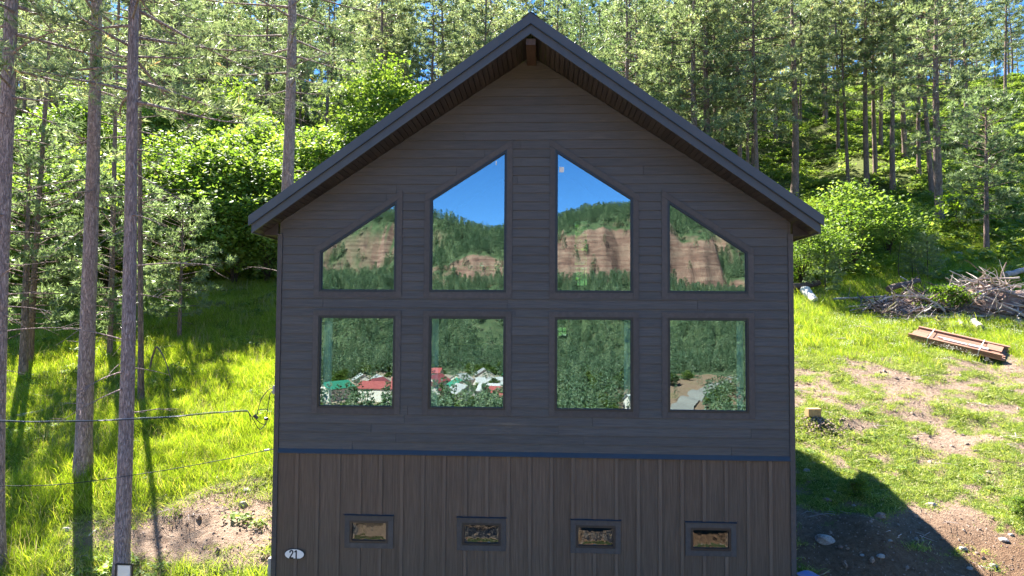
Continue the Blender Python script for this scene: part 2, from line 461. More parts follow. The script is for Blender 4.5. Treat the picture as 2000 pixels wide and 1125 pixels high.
# parking pad gravel and valley road (in front of the house, behind the camera)
mb = MB()
pts = [(108, -366, 3.4), (84, -315, 3.4), (62, -268, 3.6), (50, -236, 4), (36, -175, 3.4), (24, -115, 3), (10, -62, 3), (-2, -36, 3.2), (-3, -26, 3.2), (-2, -16, 3.6), (-1, -8, 3.6)]
v = []; f = []
q = []
for k in range(len(pts)-1):
    for s in range(8):
        t = s/8; a, b = pts[k], pts[k+1]; q.append([a[i]*(1-t)+b[i]*t for i in range(3)])
for k, (x, y, hw) in enumerate(q):
    a = q[max(k-1, 0)]; b = q[min(k+1, len(q)-1)]; d = Vector((b[0]-a[0], b[1]-a[1])).normalized(); nrm = (d.y, -d.x)
    for s in range(7):
        o_ = (s/6-.5)*2*hw; X, Y = x+nrm[0]*o_, y+nrm[1]*o_
        v.append((X, Y, gz(X, Y)+.10+.7*float(sstep(-Y, 30, 120))))
for k in range(len(q)-1):
    for s in range(6): i = k*7+s; f.append((i, i+1, i+8, i+7))
mb.add(v, f); tag(mb.build('gravel_road', M['gravel'], smooth=True), kind='structure')

# ------------------------------------------------------------------ scatter (uncountable stuff only)
def scatter(name, P, rot, scl, var, sources, kind='stuff'):
    me = bpy.data.meshes.new(name); P = np.asarray(P, np.float32)
    me.vertices.add(len(P)); me.vertices.foreach_set('co', P.ravel())
    a = me.attributes.new('rot', 'FLOAT_VECTOR', 'POINT'); a.data.foreach_set('vector', np.asarray(rot, np.float32).ravel())
    a = me.attributes.new('scl', 'FLOAT', 'POINT'); a.data.foreach_set('value', np.asarray(scl, np.float32))
    a = me.attributes.new('var', 'INT', 'POINT'); a.data.foreach_set('value', np.asarray(var, np.int32))
    o = link(name, me)
    g = bpy.data.node_groups.new(name, 'GeometryNodeTree')
    g.interface.new_socket('Geometry', in_out='INPUT', socket_type='NodeSocketGeometry')
    g.interface.new_socket('Geometry', in_out='OUTPUT', socket_type='NodeSocketGeometry')
    n = g.nodes; L = g.links
    gi = n.new('NodeGroupInput'); go = n.new('NodeGroupOutput')
    ip = n.new('GeometryNodeInstanceOnPoints'); jn = n.new('GeometryNodeJoinGeometry')
    for s in sources:
        oi = n.new('GeometryNodeObjectInfo'); oi.inputs['Object'].default_value = s; oi.inputs['As Instance'].default_value = True
        L.new(oi.outputs['Geometry'], jn.inputs[0])
    def na(nm, t):
        q = n.new('GeometryNodeInputNamedAttribute'); q.data_type = t; q.inputs['Name'].default_value = nm; return q.outputs['Attribute']
    L.new(gi.outputs[0], ip.inputs['Points']); L.new(jn.outputs[0], ip.inputs['Instance'])
    ip.inputs['Pick Instance'].default_value = True
    L.new(na('var', 'INT'), ip.inputs['Instance Index'])
    L.new(na('rot', 'FLOAT_VECTOR'), ip.inputs['Rotation'])
    L.new(na('scl', 'FLOAT'), ip.inputs['Scale'])
    L.new(ip.outputs[0], go.inputs[0])
    md = o.modifiers.new('scatter', 'NODES'); md.node_group = g
    o['kind'] = kind
    return o
def source(name, me): return bpy.data.objects.new(name, me)

def unit(a): return a/np.maximum(np.linalg.norm(a, axis=-1, keepdims=True), 1e-9)

def blades(base, d, L, wid, rs, tone):
    """one thin triangle per blade"""
    n = len(base)
    side = unit(np.cross(d, rs.normal(size=(n, 3))))*wid[:, None]*.5
    V = np.stack([base-side, base+side, base+d*L[:, None]], 1).reshape(-1, 3)
    T = np.arange(3*n).reshape(n, 3)
    return V, T, np.repeat(tone, 3)

def grass_tuft(seed, n=26, h=.4, spread=.16, wid=.014, lean=.35, m='grass'):
    rs = np.random.default_rng(seed)
    base = np.c_[rs.normal(size=(n, 2))*spread, np.full(n, -.03)]
    d = unit(np.c_[rs.normal(size=(n, 2))*lean, np.ones(n)])
    L = h*rs.uniform(.5, 1.15, n)
    sd = unit(np.cross(d, rs.normal(size=(n, 3))))*wid*.5
    bend = np.c_[rs.normal(size=(n, 2))*.2, -np.abs(rs.normal(size=n))*.12]*L[:, None]
    mid = base+d*(L*.55)[:, None]; tip = base+d*L[:, None]+bend
    V = np.stack([base-sd, base+sd, mid-sd*.8, mid+sd*.8, tip], 1).reshape(-1, 3)
    T = []
    for i in range(n):
        o = i*5; T += [(o, o+1, o+3), (o, o+3, o+2), (o+2, o+3, o+4)]
    tone = np.repeat(rs.uniform(0, 1, n)**1.3, 5)
    return np_mesh('grass_tuft', V, np.array(T), M[m], tone)
def leaf_quads(pos, nrm, size, rs, tone, elong=1.6):
    n = len(pos)
    a = unit(np.cross(nrm, rs.normal(size=(n, 3)))); b = np.cross(nrm, a)
    a = a*(size*.5*elong)[:, None]; b = b*(size*.5)[:, None]
    c = nrm*(size*.12)[:, None]
    V = np.stack([pos-a, pos+b-c, pos+a, pos-b-c], 1).reshape(-1, 3)
    T = (np.arange(n)[:, None, None]*4+np.array([[0, 1, 2], [0, 2, 3]])[None]).reshape(-1, 3)
    return V, T, np.repeat(tone, 4)
def herb_clump(seed, n=70, r=.5, h=.4, size=.11):
    rs = np.random.default_rng(seed)
    p = np.c_[rs.normal(size=(n, 2))*r*.5, rs.uniform(.1, 1, n)**.7*h]
    p[:, 2] *= 1-.6*np.clip(np.hypot(p[:, 0], p[:, 1])/r, 0, 1)
    V, T, t = leaf_quads(p, unit(np.c_[rs.normal(size=(n, 2))*.45, np.ones(n)]), size*rs.uniform(.6, 1.3, n), rs, rs.uniform(0, 1, n))
    return np_mesh('herb_clump', V, T, M['herb'], t)

def _ex(p, q, w0, w1):
    a, b = hit(*p), hit(*q); return (a[0], a[1], b[0], b[1], w0, w1)
EXCL = [_ex((1776, 668), (1958, 712), -.25, 1.35), _ex((1700, 602), (1840, 615), -.9, .9), _ex((1815, 605), (2060, 618), -1.2, 1.4)]
def scatter_pts(n, xr, yr, dens, rs):
    x = rs.uniform(*xr, n); y = rs.uniform(*yr, n)
    keep = rs.uniform(0, 1, n) < dens(x, y)
    keep &= ~((np.abs(x) < 5.1) & (y > -.1) & (y < 7.65))
    for (ax, ay, bx, by, w0, w1) in EXCL:
        l2 = math.hypot(bx-ax, by-ay); ux, uy = (bx-ax)/l2, (by-ay)/l2
        a_ = (x-ax)*ux+(y-ay)*uy; b_ = -(x-ax)*uy+(y-ay)*ux
        keep &= ~((a_ > -.15) & (a_ < l2+.15) & (b_ > w0) & (b_ < w1))
    x, y = x[keep], y[keep]
    return x, y, ground_z(x, y)

# ------------------------------------------------------------------ house
SL = .66; APEX = 6.47; HW = 5.03; DEPTH = 7.55; PITCH0 = 1.483; ROW = .1745
house = empty('house', (0, 0, -6.65))
tag(house, 'tall dark brown gabled house with eight big windows, horizontal siding above vertical board and batten', 'house')
HZ = Matrix.Translation((0, 0, 6.65))
def hp(o):
    """parent to the house keeping world coordinates"""
    o.parent = house; o.matrix_parent_inverse = HZ; return o
def roofline(x): return APEX-SL*abs(x)

WIN = []   # frame polygons (x,z) counter-clockwise from bottom-left as seen from the front, casing outer offset
for s in (-1, 1):
    for (xo, xi, zo, zi) in ((4.183, 2.649, 2.593, 3.609), (1.988, .476, 3.641, 4.615)):
        if s < 0: WIN.append(dict(x0=-xo, x1=-xi, zb=1.789, zt0=zo, zt1=zi, c=.108, kind='trap'))
        else: WIN.append(dict(x0=xi, x1=xo, zb=1.789, zt0=zi, zt1=zo, c=.108, kind='trap'))
        a, b = (-xo, -xi) if s < 0 else (xi, xo)
        WIN.append(dict(x0=a, x1=b, zb=-.494, zt0=1.318, zt1=1.318, c=.108, kind='rect'))
for x in (-3.492, -1.298, .893, 3.069):
    WIN.append(dict(x0=x, x1=x+.756, zb=-3.09, zt0=-2.662, zt1=-2.662, c=.098, kind='small'))
for q in WIN:      # outer outline of the casing
    c = q['c']; sl = (q['zt1']-q['zt0'])/(q['x1']-q['x0']); k = c*math.sqrt(1+sl*sl)
    q['ox0'] = q['x0']-c; q['ox1'] = q['x1']+c; q['ozb'] = q['zb']-c
    q['oz0'] = q['zt0']+k-sl*c; q['oz1'] = q['zt1']+k+sl*c

def clip(poly, a, b, c):
    """keep a*x+b*z<=c"""
    out = []
    for i in range(len(poly)):
        p, q = poly[i], poly[(i+1) % len(poly)]
        dp = a*p[0]+b*p[1]-c; dq = a*q[0]+b*q[1]-c
        if dp <= 0: out.append(p)
        if (dp < 0 < dq) or (dq < 0 < dp):
            t = dp/(dp-dq); out.append((p[0]+(q[0]-p[0])*t, p[1]+(q[1]-p[1])*t))
    return out
def area(p): return .5*abs(sum(p[i][0]*p[(i+1) % len(p)][1]-p[(i+1) % len(p)][0]*p[i][1] for i in range(len(p))))

def solid_runs(x0, x1, z0, z1, inset, wins, slope=False):
    """rectangle minus windows (outline = opening grown by inset) and above-roof corners -> list of runs, each a list of convex polygons"""
    W = []
    for q in wins:
        sl = (q['zt1']-q['zt0'])/(q['x1']-q['x0']); k = inset*math.sqrt(1+sl*sl)
        w_ = (q['x0']-inset, q['x1']+inset, q['zb']-inset, q['zt0']+k-sl*inset, q['zt1']+k+sl*inset)
        if w_[2] < z1 and max(w_[3], w_[4]) > z0 and w_[0] < x1 and w_[1] > x0: W.append(w_)
    xs = sorted({x0, x1, *[w_[0] for w_ in W if w_[0] > x0], *[w_[1] for w_ in W if w_[1] < x1]})
    runs = []; cur = []; cont = False
    for a, b in zip(xs[:-1], xs[1:]):
        m_ = (a+b)/2; hitw = [w_ for w_ in W if w_[0] < m_ < w_[1]]
        base = [(a, z0), (b, z0), (b, z1), (a, z1)]
        if slope:
            base = clip(base, SL, 1, APEX-.0) if base else base
            base = clip(base, -SL, 1, APEX-.0) if base else base
        if not hitw: cell = [base]; full = True
        else:
            w_ = hitw[0]; sl = (w_[4]-w_[3])/(w_[1]-w_[0]); cell = []
            up = clip(base, sl, -1, -(w_[3]-sl*w_[0]))          # z >= top line
            lo = clip(base, 0, 1, w_[2])
            for c_ in (up, lo):
                if len(c_) > 2 and area(c_) > 2e-4: cell.append(c_)
            full = bool(cell)
        cell = [c_ for c_ in cell if len(c_) > 2 and area(c_) > 2e-4]
        if cell: cur += cell
        if not cell or not full:
            if cur: runs.append(cur); cur = []
    if cur: runs.append(cur)
    return runs

def components(cells):
    n = len(cells); par = list(range(n))
    def fnd(i):
        while par[i] != i: i = par[i]
        return i
    def edge(c_, x):
        z_ = [p[1] for p in c_ if abs(p[0]-x) < 1e-4]
        return (min(z_), max(z_)) if len(z_) > 1 and max(z_)-min(z_) > 2e-3 else None
    for i in range(n):
        for j in range(i+1, n):
            for x in {round(p[0], 5) for p in cells[i]}:
                a, b = edge(cells[i], x), edge(cells[j], x)
                if a and b and min(a[1], b[1])-max(a[0], b[0]) > 1e-3:
                    xi = [p[0] for p in cells[i]]; xj = [p[0] for p in cells[j]]
                    if abs(max(xi)-min(xj)) < 1e-4 or abs(max(xj)-min(xi)) < 1e-4: par[fnd(i)] = fnd(j)
    g = {}
    for i in range(n): g.setdefault(fnd(i), []).append(cells[i])
    return list(g.values())

# sheathing behind the siding (one part with the window openings)
mb = MB()
for run in solid_runs(-5.0, 5.0, -6.65, 6.47, 0, WIN, True): pass
xs = sorted({-5.0, 5.0, 0., *[q['x0'] for q in WIN], *[q['x1'] for q in WIN]})
zs = [-6.65, -3.09, -2.662, -.494, 1.318, 1.789]
def wall_cells(a, b):
    col = [q for q in WIN if q['x0'] <= a+1e-6 and q['x1'] >= b-1e-6]
    col.sort(key=lambda q: q['zb']); z = -6.65; out = []
    lo0 = lo1 = -6.65
    for q in col:
        sl = (q['zt1']-q['zt0'])/(q['x1']-q['x0'])
        out.append([(a, lo0), (b, lo1), (b, q['zb']), (a, q['zb'])])
        lo0 = q['zt0']+sl*(a-q['x0']); lo1 = q['zt0']+sl*(b-q['x0'])
    out.append([(a, lo0), (b, lo1), (b, roofline(b)-.004), (a, roofline(a)-.004)])
    return out
for a, b in zip(xs[:-1], xs[1:]):
    for c_ in wall_cells(a, b): mb.prism(c_, .0, .16)
hp(mb.build('front_wall', M['siding']))
mb = MB()
mb.box(-5.0, -4.86, .162, DEPTH, -6.65, 3.15); hp(mb.build('side_wall', M['siding']))
mb = MB()
mb.box(4.86, 5.0, .162, DEPTH, -6.65, 3.15); hp(mb.build('side_wall', M['siding']))
# back wall with its openings
RW = [(-3.9, -3.3, .2, 1.6), (-3.0, -1.5, 2.75, 3.15), (.95, 1.36, .62, 1.06), (1.75, 2.25, 2.2, 4.5), (2.9, 4.3, -.6, 1.5), (-1.6, .2, -.9, -.1)]
RW = [(-2.64, -1.04, 2.69, 2.93), (0.66, 0.97, 0.72, 1.04), (1.14, 1.60, 2.24, 4.27)]
xs = sorted({-4.86, 4.86, 0., *[q[0] for q in RW], *[q[1] for q in RW]})
mb = MB()
for a, b in zip(xs[:-1], xs[1:]):
    z = -6.65
    for q in sorted([q for q in RW if q[0] <= a+1e-6 and q[1] >= b-1e-6], key=lambda q: q[2]):
        mb.prism([(a, z), (b, z), (b, q[2]), (a, q[2])], DEPTH-.16, DEPTH); z = q[3]
    mb.prism([(a, z), (b, z), (b, roofline(b)-.01), (a, roofline(a)-.01)], DEPTH-.16, DEPTH)
hp(mb.build('back_wall', M['inner']))
for (a, b, c_, d_) in RW:
    mb = MB(); t = .04; y0, y1 = DEPTH-.12, DEPTH-.05
    mb.box(a, b, y0, y1, c_, c_+t).box(a, b, y0, y1, d_-t, d_).box(a, a+t, y0, y1, c_+t, d_-t).box(b-t, b, y0, y1, c_+t, d_-t)
    n = max(1, round((b-a)/.25)) if (d_-c_) < .5 else 1
    if .25 < d_-c_ < .5: n = 2; mb.box(a+t, b-t, y0+.01, y1-.01, (c_+d_)/2-.008, (c_+d_)/2+.008)
    for k in range(1, n): x = a+(b-a)*k/n; mb.box(x-.012, x+.012, y0+.012, y1-.012, c_+t, d_-t)
    o = hp(mb.build('rear_window', M['frame']))
    g = MB().box(a+t, b-t, DEPTH-.09, DEPTH-.084, c_+t, d_-t).build('pane', M['glassrear']); g.parent = o
# interior floors and loft
hp(MB().box(-4.86, 4.86, .16, DEPTH-.16, -1.42, -1.22).build('floor', M['floorwood']))
hp(MB().box(-4.86, 4.86, 4.6, DEPTH-.16, 1.5, 1.68).build('loft_floor', M['inner']))
for s in (-1, 1):
    pl = [(0, APEX-.25), (s*4.855, APEX-.25-SL*4.855), (s*4.855, APEX-.05-SL*4.855), (0, APEX-.05)]
    hp(MB().prism(pl if s > 0 else pl[::-1], .163, DEPTH-.163).build('ceiling', M['inner']))
# loft railing
mb = MB(); mb.box(.9, 4.8, 4.5, 4.56, 2.62, 2.68); mb.box(.9, 4.8, 4.5, 4.56, 1.75, 1.79)
for k in range(33): x = .95+k*.12; mb.box(x-.01, x+.01, 4.515, 4.54, 1.79, 2.62)
hp(mb.build('loft_railing', M['black']))
hp(MB().box(.86, 1.06, 3.2, 3.4, -1.22, 2.2).build('post', M['inner']))

# horizontal siding boards
siding_wins = [q for q in WIN if q['kind'] != 'small']
k0 = math.floor((-1.29-PITCH0)/ROW)
def lap(zb):
    return lambda x, z: -.027+.019*(z-zb)/ROW
rs = random.Random(3)
z = PITCH0+k0*ROW
rows = []
while z < 6.45:
    z1 = z+ROW
    zb = max(z, -1.292)
    xm = min(4.94, (APEX-zb)/SL)
    if xm > .05 and z1 > -1.292:
        for run in solid_runs(-xm, xm, zb, z1, .06, siding_wins, True):
            a = min(p[0] for c_ in run for p in c_); b = max(p[0] for c_ in run for p in c_)
            pieces = [(a, b)]
            if b-a > 5.:
                j = a+rs.uniform(.8, 3.6); pieces = []
                while j < b-.5: pieces.append((a, j)); a = j; j += 3.66
                pieces.append((a, b))
            for (pa, pb) in pieces:
                jt = .003; cl = [clip(clip(c_, 1, 0, pb-jt), -1, 0, -(pa+jt)) for c_ in run]
                for comp in components([d_ for d_ in cl if len(d_) > 2 and area(d_) > 1e-4]):
                    mb = MB()
                    for d_ in comp: mb.prism(d_, lap(z), -.0005)
                    hp(mb.build('siding_board', M['siding']))
    z = z1
# corner boards, belt flashing
for s in (-1, 1):
    a, b = sorted((s*4.942, s*5.035))
    hp(MB().box(a, b, -.036, .16, -6.65, 2.94+.0).build('corner_board', M['casing']))
mb = MB()
mb.add([(-4.94, -.058, -1.385), (4.94, -.058, -1.385), (4.94, -.058, -1.372), (-4.94, -.058, -1.372), (-4.94, -.021, -1.292), (4.94, -.021, -1.292), (-4.94, -.0, -1.385), (4.94, 0, -1.385), (4.94, 0, -1.292), (-4.94, 0, -1.292)],
       [(0, 1, 2, 3), (3, 2, 5, 4), (4, 5, 8, 9), (6, 7, 1, 0), (0, 3, 4, 9, 6), (1, 7, 8, 5, 2)])
hp(mb.build('belt_flashing', M['flash']))
# vertical panels and battens
small = [q for q in WIN if q['kind'] == 'small']
BX = [-4.555+.4148*k for k in range(23)]
edges = [-4.94]+BX+[4.94]
for a, b in zip(edges[:-1], edges[1:]):
    cells = []
    for run in solid_runs(a+.0012, b-.0012, -6.65, -1.387, .05, small): cells += run
    for comp in components(cells):
        mb = MB()
        for c_ in comp: mb.prism(c_, -.0125, -.0005)
        hp(mb.build('siding_panel', M['panel']))
for x in BX:
    segs = [(-6.65, -1.388)]
    for q in small:
        if q['ox0'] < x < q['ox1']: segs = [(-6.65, q['ozb']-.004), (q['oz0']+.02, -1.388)]
    wj = .0325
    for a, b in segs: hp(MB().box(x-wj, x+wj, -.033, -.0128, a, b).build('batten', M['batten']))

# windows
def slope_bar(mb, p0, p1, th, yf, yb):
    """bar under the sloping line p0-p1 (x,z), thickness th measured square to it"""
    sl = (p1[1]-p0[1])/(p1[0]-p0[0]); k = th*math.sqrt(1+sl*sl)
    mb.prism([(p0[0], p0[1]-k), (p1[0], p1[1]-k), (p1[0], p1[1]), (p0[0], p0[1])], yf, yb)
for wi, q in enumerate(WIN):
    c = q['c']; x0, x1, zb, a, b = q['x0'], q['x1'], q['zb'], q['zt0'], q['zt1']
    t = .034 if q['kind'] != 'small' else .040
    sl = (b-a)/(x1-x0); k = t*math.sqrt(1+sl*sl)
    mb = MB(); yf, yb = -.026, .06
    mb.prism([(x0, zb), (x1, zb), (x1, zb+t), (x0, zb+t)], yf, yb)
    mb.prism([(x0, zb+t), (x0+t, zb+t), (x0+t, a+sl*t-k), (x0, a-k)], yf, yb)
    mb.prism([(x1-t, zb+t), (x1, zb+t), (x1, b-k), (x1-t, b-sl*t-k)], yf, yb)
    slope_bar(mb, (x0, a), (x1, b), t, yf, yb)
    fr = hp(mb.build('window', M['frame']))
    # inner step of the sash
    mb = MB(); e = .016 if q['kind'] != 'small' else .011; yi0, yi1 = -.004, .045
    X0, X1, ZB = x0+t, x1-t, zb+t; A = a+sl*t-k; B = b-sl*t-k
    ke = e*math.sqrt(1+sl*sl)
    mb.prism([(X0, ZB), (X1, ZB), (X1, ZB+e), (X0, ZB+e)], yi0, yi1)
    mb.prism([(X0, ZB+e), (X0+e, ZB+e), (X0+e, A+sl*e-ke), (X0, A-ke)], yi0, yi1)
    mb.prism([(X1-e, ZB+e), (X1, ZB+e), (X1, B-ke), (X1-e, B-sl*e-ke)], yi0, yi1)
    slope_bar(mb, (X0, A), (X1, B), e, yi0, yi1)
    mb.build('sash', M['flash'] if q['kind'] != 'small' else M['frame'], fr)
    # pane
    if q['kind'] == 'small':
        nx, nz = 17, 11; v = []; f = []
        for j in range(nz):
            for i in range(nx):
                u_, w_ = i/(nx-1), j/(nz-1)
                r_ = (1-abs(2*u_-1)**5)*(1-abs(2*w_-1)**4)
                v.append((X0+e+(X1-X0-2*e)*u_, .02+.012*r_, ZB+e+(A-ZB-2*e)*w_))
        for j in range(nz-1):
            for i in range(nx-1): p_ = j*nx+i; f.append((p_, p_+1, p_+1+nx, p_+nx))
        MB().add(v, f).build('pane', M['glasswavy'], fr, smooth=True)
    else:
        MB().prism([(X0+e, ZB+e), (X1-e, ZB+e), (X1-e, B-sl*e-ke), (X0+e, A+sl*e-ke)], .012, .018).build('pane', M['glass'], fr)
    # casings: sides, sill, head (sloping), all sub-parts of the window
    ox0, ox1, ozb, oz0, oz1 = q['ox0'], q['ox1'], q['ozb'], q['oz0'], q['oz1']
    zs_ = a-sl*0; g = .0012
    yc = -.034
    MB().prism([(ox0, ozb), (x0-g, ozb), (x0-g, a), (ox0, oz0-(c*math.sqrt(1+sl*sl)) if False else a-sl*c)], yc, -.0006).build('casing', M['casing'], fr)
    MB().prism([(x1+g, ozb), (ox1, ozb), (ox1, b+sl*c), (x1+g, b)], yc, -.0006).build('casing', M['casing'], fr)
    MB().prism([(x0, ozb), (x1, ozb), (x1, zb-g), (x0, zb-g)], yc+.002, -.0006).build('casing', M['casing'], fr)
    MB().prism([(ox0, a-sl*c+g), (ox1, b+sl*c+g), (ox1, oz1), (ox0, oz0)], yc-.003, -.0006).build('casing', M['casing'], fr)
    if q['kind'] == 'small':
        mb = MB(); mb.add([(ox0-.01, -.062, oz0), (ox1+.01, -.062, oz0), (ox1+.01, -.062, oz0+.006), (ox0-.01, -.062, oz0+.006), (ox0-.01, -.013, oz0+.018), (ox1+.01, -.013, oz0+.018), (ox0-.01, -.013, oz0), (ox1+.01, -.013, oz0)],
               [(0, 1, 2, 3), (3, 2, 5, 4), (0, 6, 7, 1), (0, 3, 4, 6), (1, 7, 5, 2)])
        mb.build('drip_cap', M['flash'], fr)
    if q['kind'] == 'trap' and abs(q['x0']-.476) < .01:
        MB().prism([(.55, 4.16), (.645, 4.16), (.645, 4.265), (.55, 4.265)], .0085, .0115).build('sticker', M['whitepaint'], fr)
    if q['kind'] == 'trap' and abs(q['x1']+.476) < .01:
        MB().prism([(-.70, 4.31), (-.683, 4.31), (-.683, 4.39), (-.70, 4.39)], .0085, .0115).build('sticker', M['whitepaint'], fr)

# roof: prow shaped front (longer overhang at the ridge)
XE = 5.37; YR, YE = -1.12, -.42
def yfront(x): return YR+(YE-YR)*abs(x)/XE
roof = hp(MB().add([], []).build('roof', M['roof']))
bpy.data.objects.remove(roof)
mb = MB()
ZT = APEX+.37
YB = DEPTH+.45
for s in (-1, 1):
    X = s*5.46; zt = ZT-SL*5.46
    a = [(0, YR-.03, ZT), (X, yfront(5.46)-.03, zt), (X, YB, zt), (0, YB, ZT)]
    d_ = .05
    v = a+[(p[0], p[1], p[2]-d_) for p in a]
    f = [(0, 1, 2, 3), (7, 6, 5, 4), (0, 4, 5, 1), (1, 5, 6, 2), (2, 6, 7, 3)]
    if s > 0: pass
    else: f = [tuple(reversed(q)) for q in f]
    mb.add(v, f)
    # standing seams
    ns = 22
    for k in range(ns):
        y0 = .1+k*(YB-.2)/ns
        v = []
        for (x, z_) in ((0, ZT), (X, zt)):
            for dy in (-.012, .012): v += [(x, y0+dy, z_+.001), (x, y0+dy, z_+.03)]
        mb.add(v, [(0, 1, 5, 4), (2, 6, 7, 3), (1, 3, 7, 5), (4, 5, 7, 6)])
roof = hp(mb.build('roof', M['roof']))
# ridge cap
MB().add([(-.16, YR-.045, ZT-.16*SL+.012), (0, YR-.045, ZT+.02), (.16, YR-.045, ZT-.16*SL+.012), (-.16, YB, ZT-.16*SL+.012), (0, YB, ZT+.02), (.16, YB, ZT-.16*SL+.012)],
         [(0, 1, 4, 3), (1, 2, 5, 4)]).build('ridge_cap', M['roof'], roof)
for s in (-1, 1):
    # upper tier (drip edge) and lower tier of the rake, square faced, following the prow
    for nm, zo0, zo1, yo, th, xe, m_ in (('drip_edge', .182, .372, -.036, .05, 5.462, 'fascia'), ('rake_board', -.002, .180, -.004, .04, 5.385, 'fascia')):
        v = []
        for x in (0, xe):
            for zz in (zo0, zo1):
                for yy in (0, th): v.append((s*x, yfront(x)+yo+yy, APEX+zz-SL*x))
        f = [(0, 2, 6, 4), (1, 5, 7, 3), (2, 3, 7, 6), (0, 4, 5, 1), (4, 6, 7, 5)]
        MB().add(v, f if s < 0 else [tuple(reversed(q)) for q in f]).build(nm, M[m_], roof)
    # thin bright hem between the tiers
    v = []
    for x in (0, 5.4):
        for zz in (.168, .182):
            for yy in (-.044, 0): v.append((s*x, yfront(x)+yy, APEX+zz-SL*x))
    f = [(0, 2, 6, 4), (2, 3, 7, 6), (0, 4, 5, 1), (4, 6, 7, 5)]
    MB().add(v, f if s > 0 else [tuple(reversed(q)) for q in f]).build('hem', M['flash'], roof)
    # eave fascia and gutter line along the side
    mb = MB(); mb.box(*sorted((s*5.385, s*5.425)), YE+.04, YB-.02, APEX-SL*5.4+.0, APEX-SL*5.4+.30); mb.build('eave_board', M['fascia'], roof)
    # soffit boards running front to back
    n = 60; st = XE/n
    for k in range(n):
        xa, xb = k*st+.006, (k+1)*st-.006
        if xb < .09: continue
        ya, yb_ = yfront(xa)+.036, yfront(xb)+.036
        back = -.0455 if xb < 4.93 else YB-.1
        z0, z1 = APEX-SL*xa+.001, APEX-SL*xb+.001; hh = .014
        v = [(s*xa, ya, z0), (s*xb, yb_, z1), (s*xb, back, z1), (s*xa, back, z0), (s*xa, ya, z0+hh), (s*xb, yb_, z1+hh), (s*xb, back, z1+hh), (s*xa, back, z0+hh)]
        f = [(0, 3, 2, 1), (4, 5, 6, 7), (0, 1, 5, 4), (1, 2, 6, 5), (2, 3, 7, 6), (3, 0, 4, 7)]
        MB().add(v, f if s > 0 else [tuple(reversed(q)) for q in f]).build('soffit_board', M['soffit'], roof)
# thin frieze where the wall meets the soffit
hp(MB().box(-.088, .088, YR+.07, .1, 6.285, 6.40).build('ridge_beam', M['beam']))
# gable closure above the siding on the side eaves
for s in (-1, 1):
    a, b = sorted((s*5.036, s*5.33))
    zz = 2.905
    pl = [(a, zz), (b, zz), (b, roofline(b)-.0), (a, roofline(a)-.0)]
    hp(MB().prism(pl, -.02, .02).build('eave_return', M['soffit']))

# house number sign
sx_, sz_ = -4.567, -3.333
sg = empty('house_number_sign', (sx_, -.034, sz_))
tag(sg, 'small white oval sign reading 21 on the battens at the lower left of the house', 'sign')
def oval(rx, rz, n=28, flat=.8):
    out = []
    for k in range(n):
        t = 2*math.pi*k/n; x, z_ = rx*math.cos(t), rz*math.sin(t)
        out.append((x, max(z_, -rz*flat)))
    o2 = []
    for p in out:
        if not o2 or (abs(p[0]-o2[-1][0])+abs(p[1]-o2[-1][1])) > 1e-4: o2.append(p)
    return o2
MB().prism(oval(.20, .108), -.012, 0).build('rim', M['black'], sg)
MB().prism(oval(.188, .097), -.018, -.012).build('plate', M['whitepaint'], sg)
def stroke(mb, pts, r, y0, y1):
    for (a, b) in zip(pts[:-1], pts[1:]):
        a, b = Vector(a), Vector(b); d = (b-a).normalized(); n_ = Vector((-d.y, d.x))*r; a = a-d*r*.5; b = b+d*r*.5
        mb.prism([tuple(a-n_), tuple(b-n_), tuple(b+n_), tuple(a+n_)], y0, y1)
# "2" and "1"
two = [(-.088, .038), (-.083, .060), (-.066, .072), (-.046, .072), (-.031, .058), (-.030, .038), (-.042, .014), (-.090, -.068), (-.024, -.068)]
mb = MB(); 
for i_, (p, q_) in enumerate(zip(two[:-1], two[1:])): stroke(mb, [p, q_], .0125, -.0215-.0003*(i_ % 2), -.018)
mb.build('digit', M['black'], sg)
mb = MB(); stroke(mb, [(.008, .048), (.038, .072)], .0125, -.0212, -.018); stroke(mb, [(.038, .072), (.038, -.072)], .013, -.0216, -.018); mb.build('digit', M['black'], sg)

# curtains behind the lower windows, picture
def curtain(x0, x1, label):
    mb = MB(); n = 14; v = []
    for z_ in (-1.18, 1.44):
        for k in range(n+1): v.append((x0+(x1-x0)*k/n, .22+.03*math.sin(k*1.9), z_))
    mb.add(v, [(k, k+1, k+n+2, k+n+1) for k in range(n)])
    o = mb.build('curtain', M['curtain'], smooth=True); tag(o, label, 'curtain', 'white curtains inside the lower windows')
curtain(-4.16, -3.98, 'pale curtain drawn to the left edge of the leftmost lower window')
curtain(-1.96, -1.83, 'pale curtain at the left edge of the second lower window')
curtain(1.84, 1.97, 'pale curtain at the right edge of the third lower window')
curtain(4.02, 4.16, 'pale curtain drawn to the right edge of the rightmost lower window')
pf = empty('framed_picture', (-1.35, 3.0, 1.0)); tag(pf, 'dark picture in a thin yellow frame inside the second lower window', 'picture')
mb = MB(); a, b, c_, d_, t = -.68, .68, -.36, .36, .02
mb.box(a, b, 0, .03, c_, c_+t).box(a, b, 0, .03, d_-t, d_).box(a, a+t, 0, .03, c_+t, d_-t).box(b-t, b, 0, .03, c_+t, d_-t).build('frame', M['brass'], pf)
MB().box(a+t, b-t, .01, .028, c_+t, d_-t).build('canvas', M['black'], pf)
hp(MB().box(-3.9, .55, 3.035, 3.15, -1.22, 1.5).build('partition_wall', M['inner']))

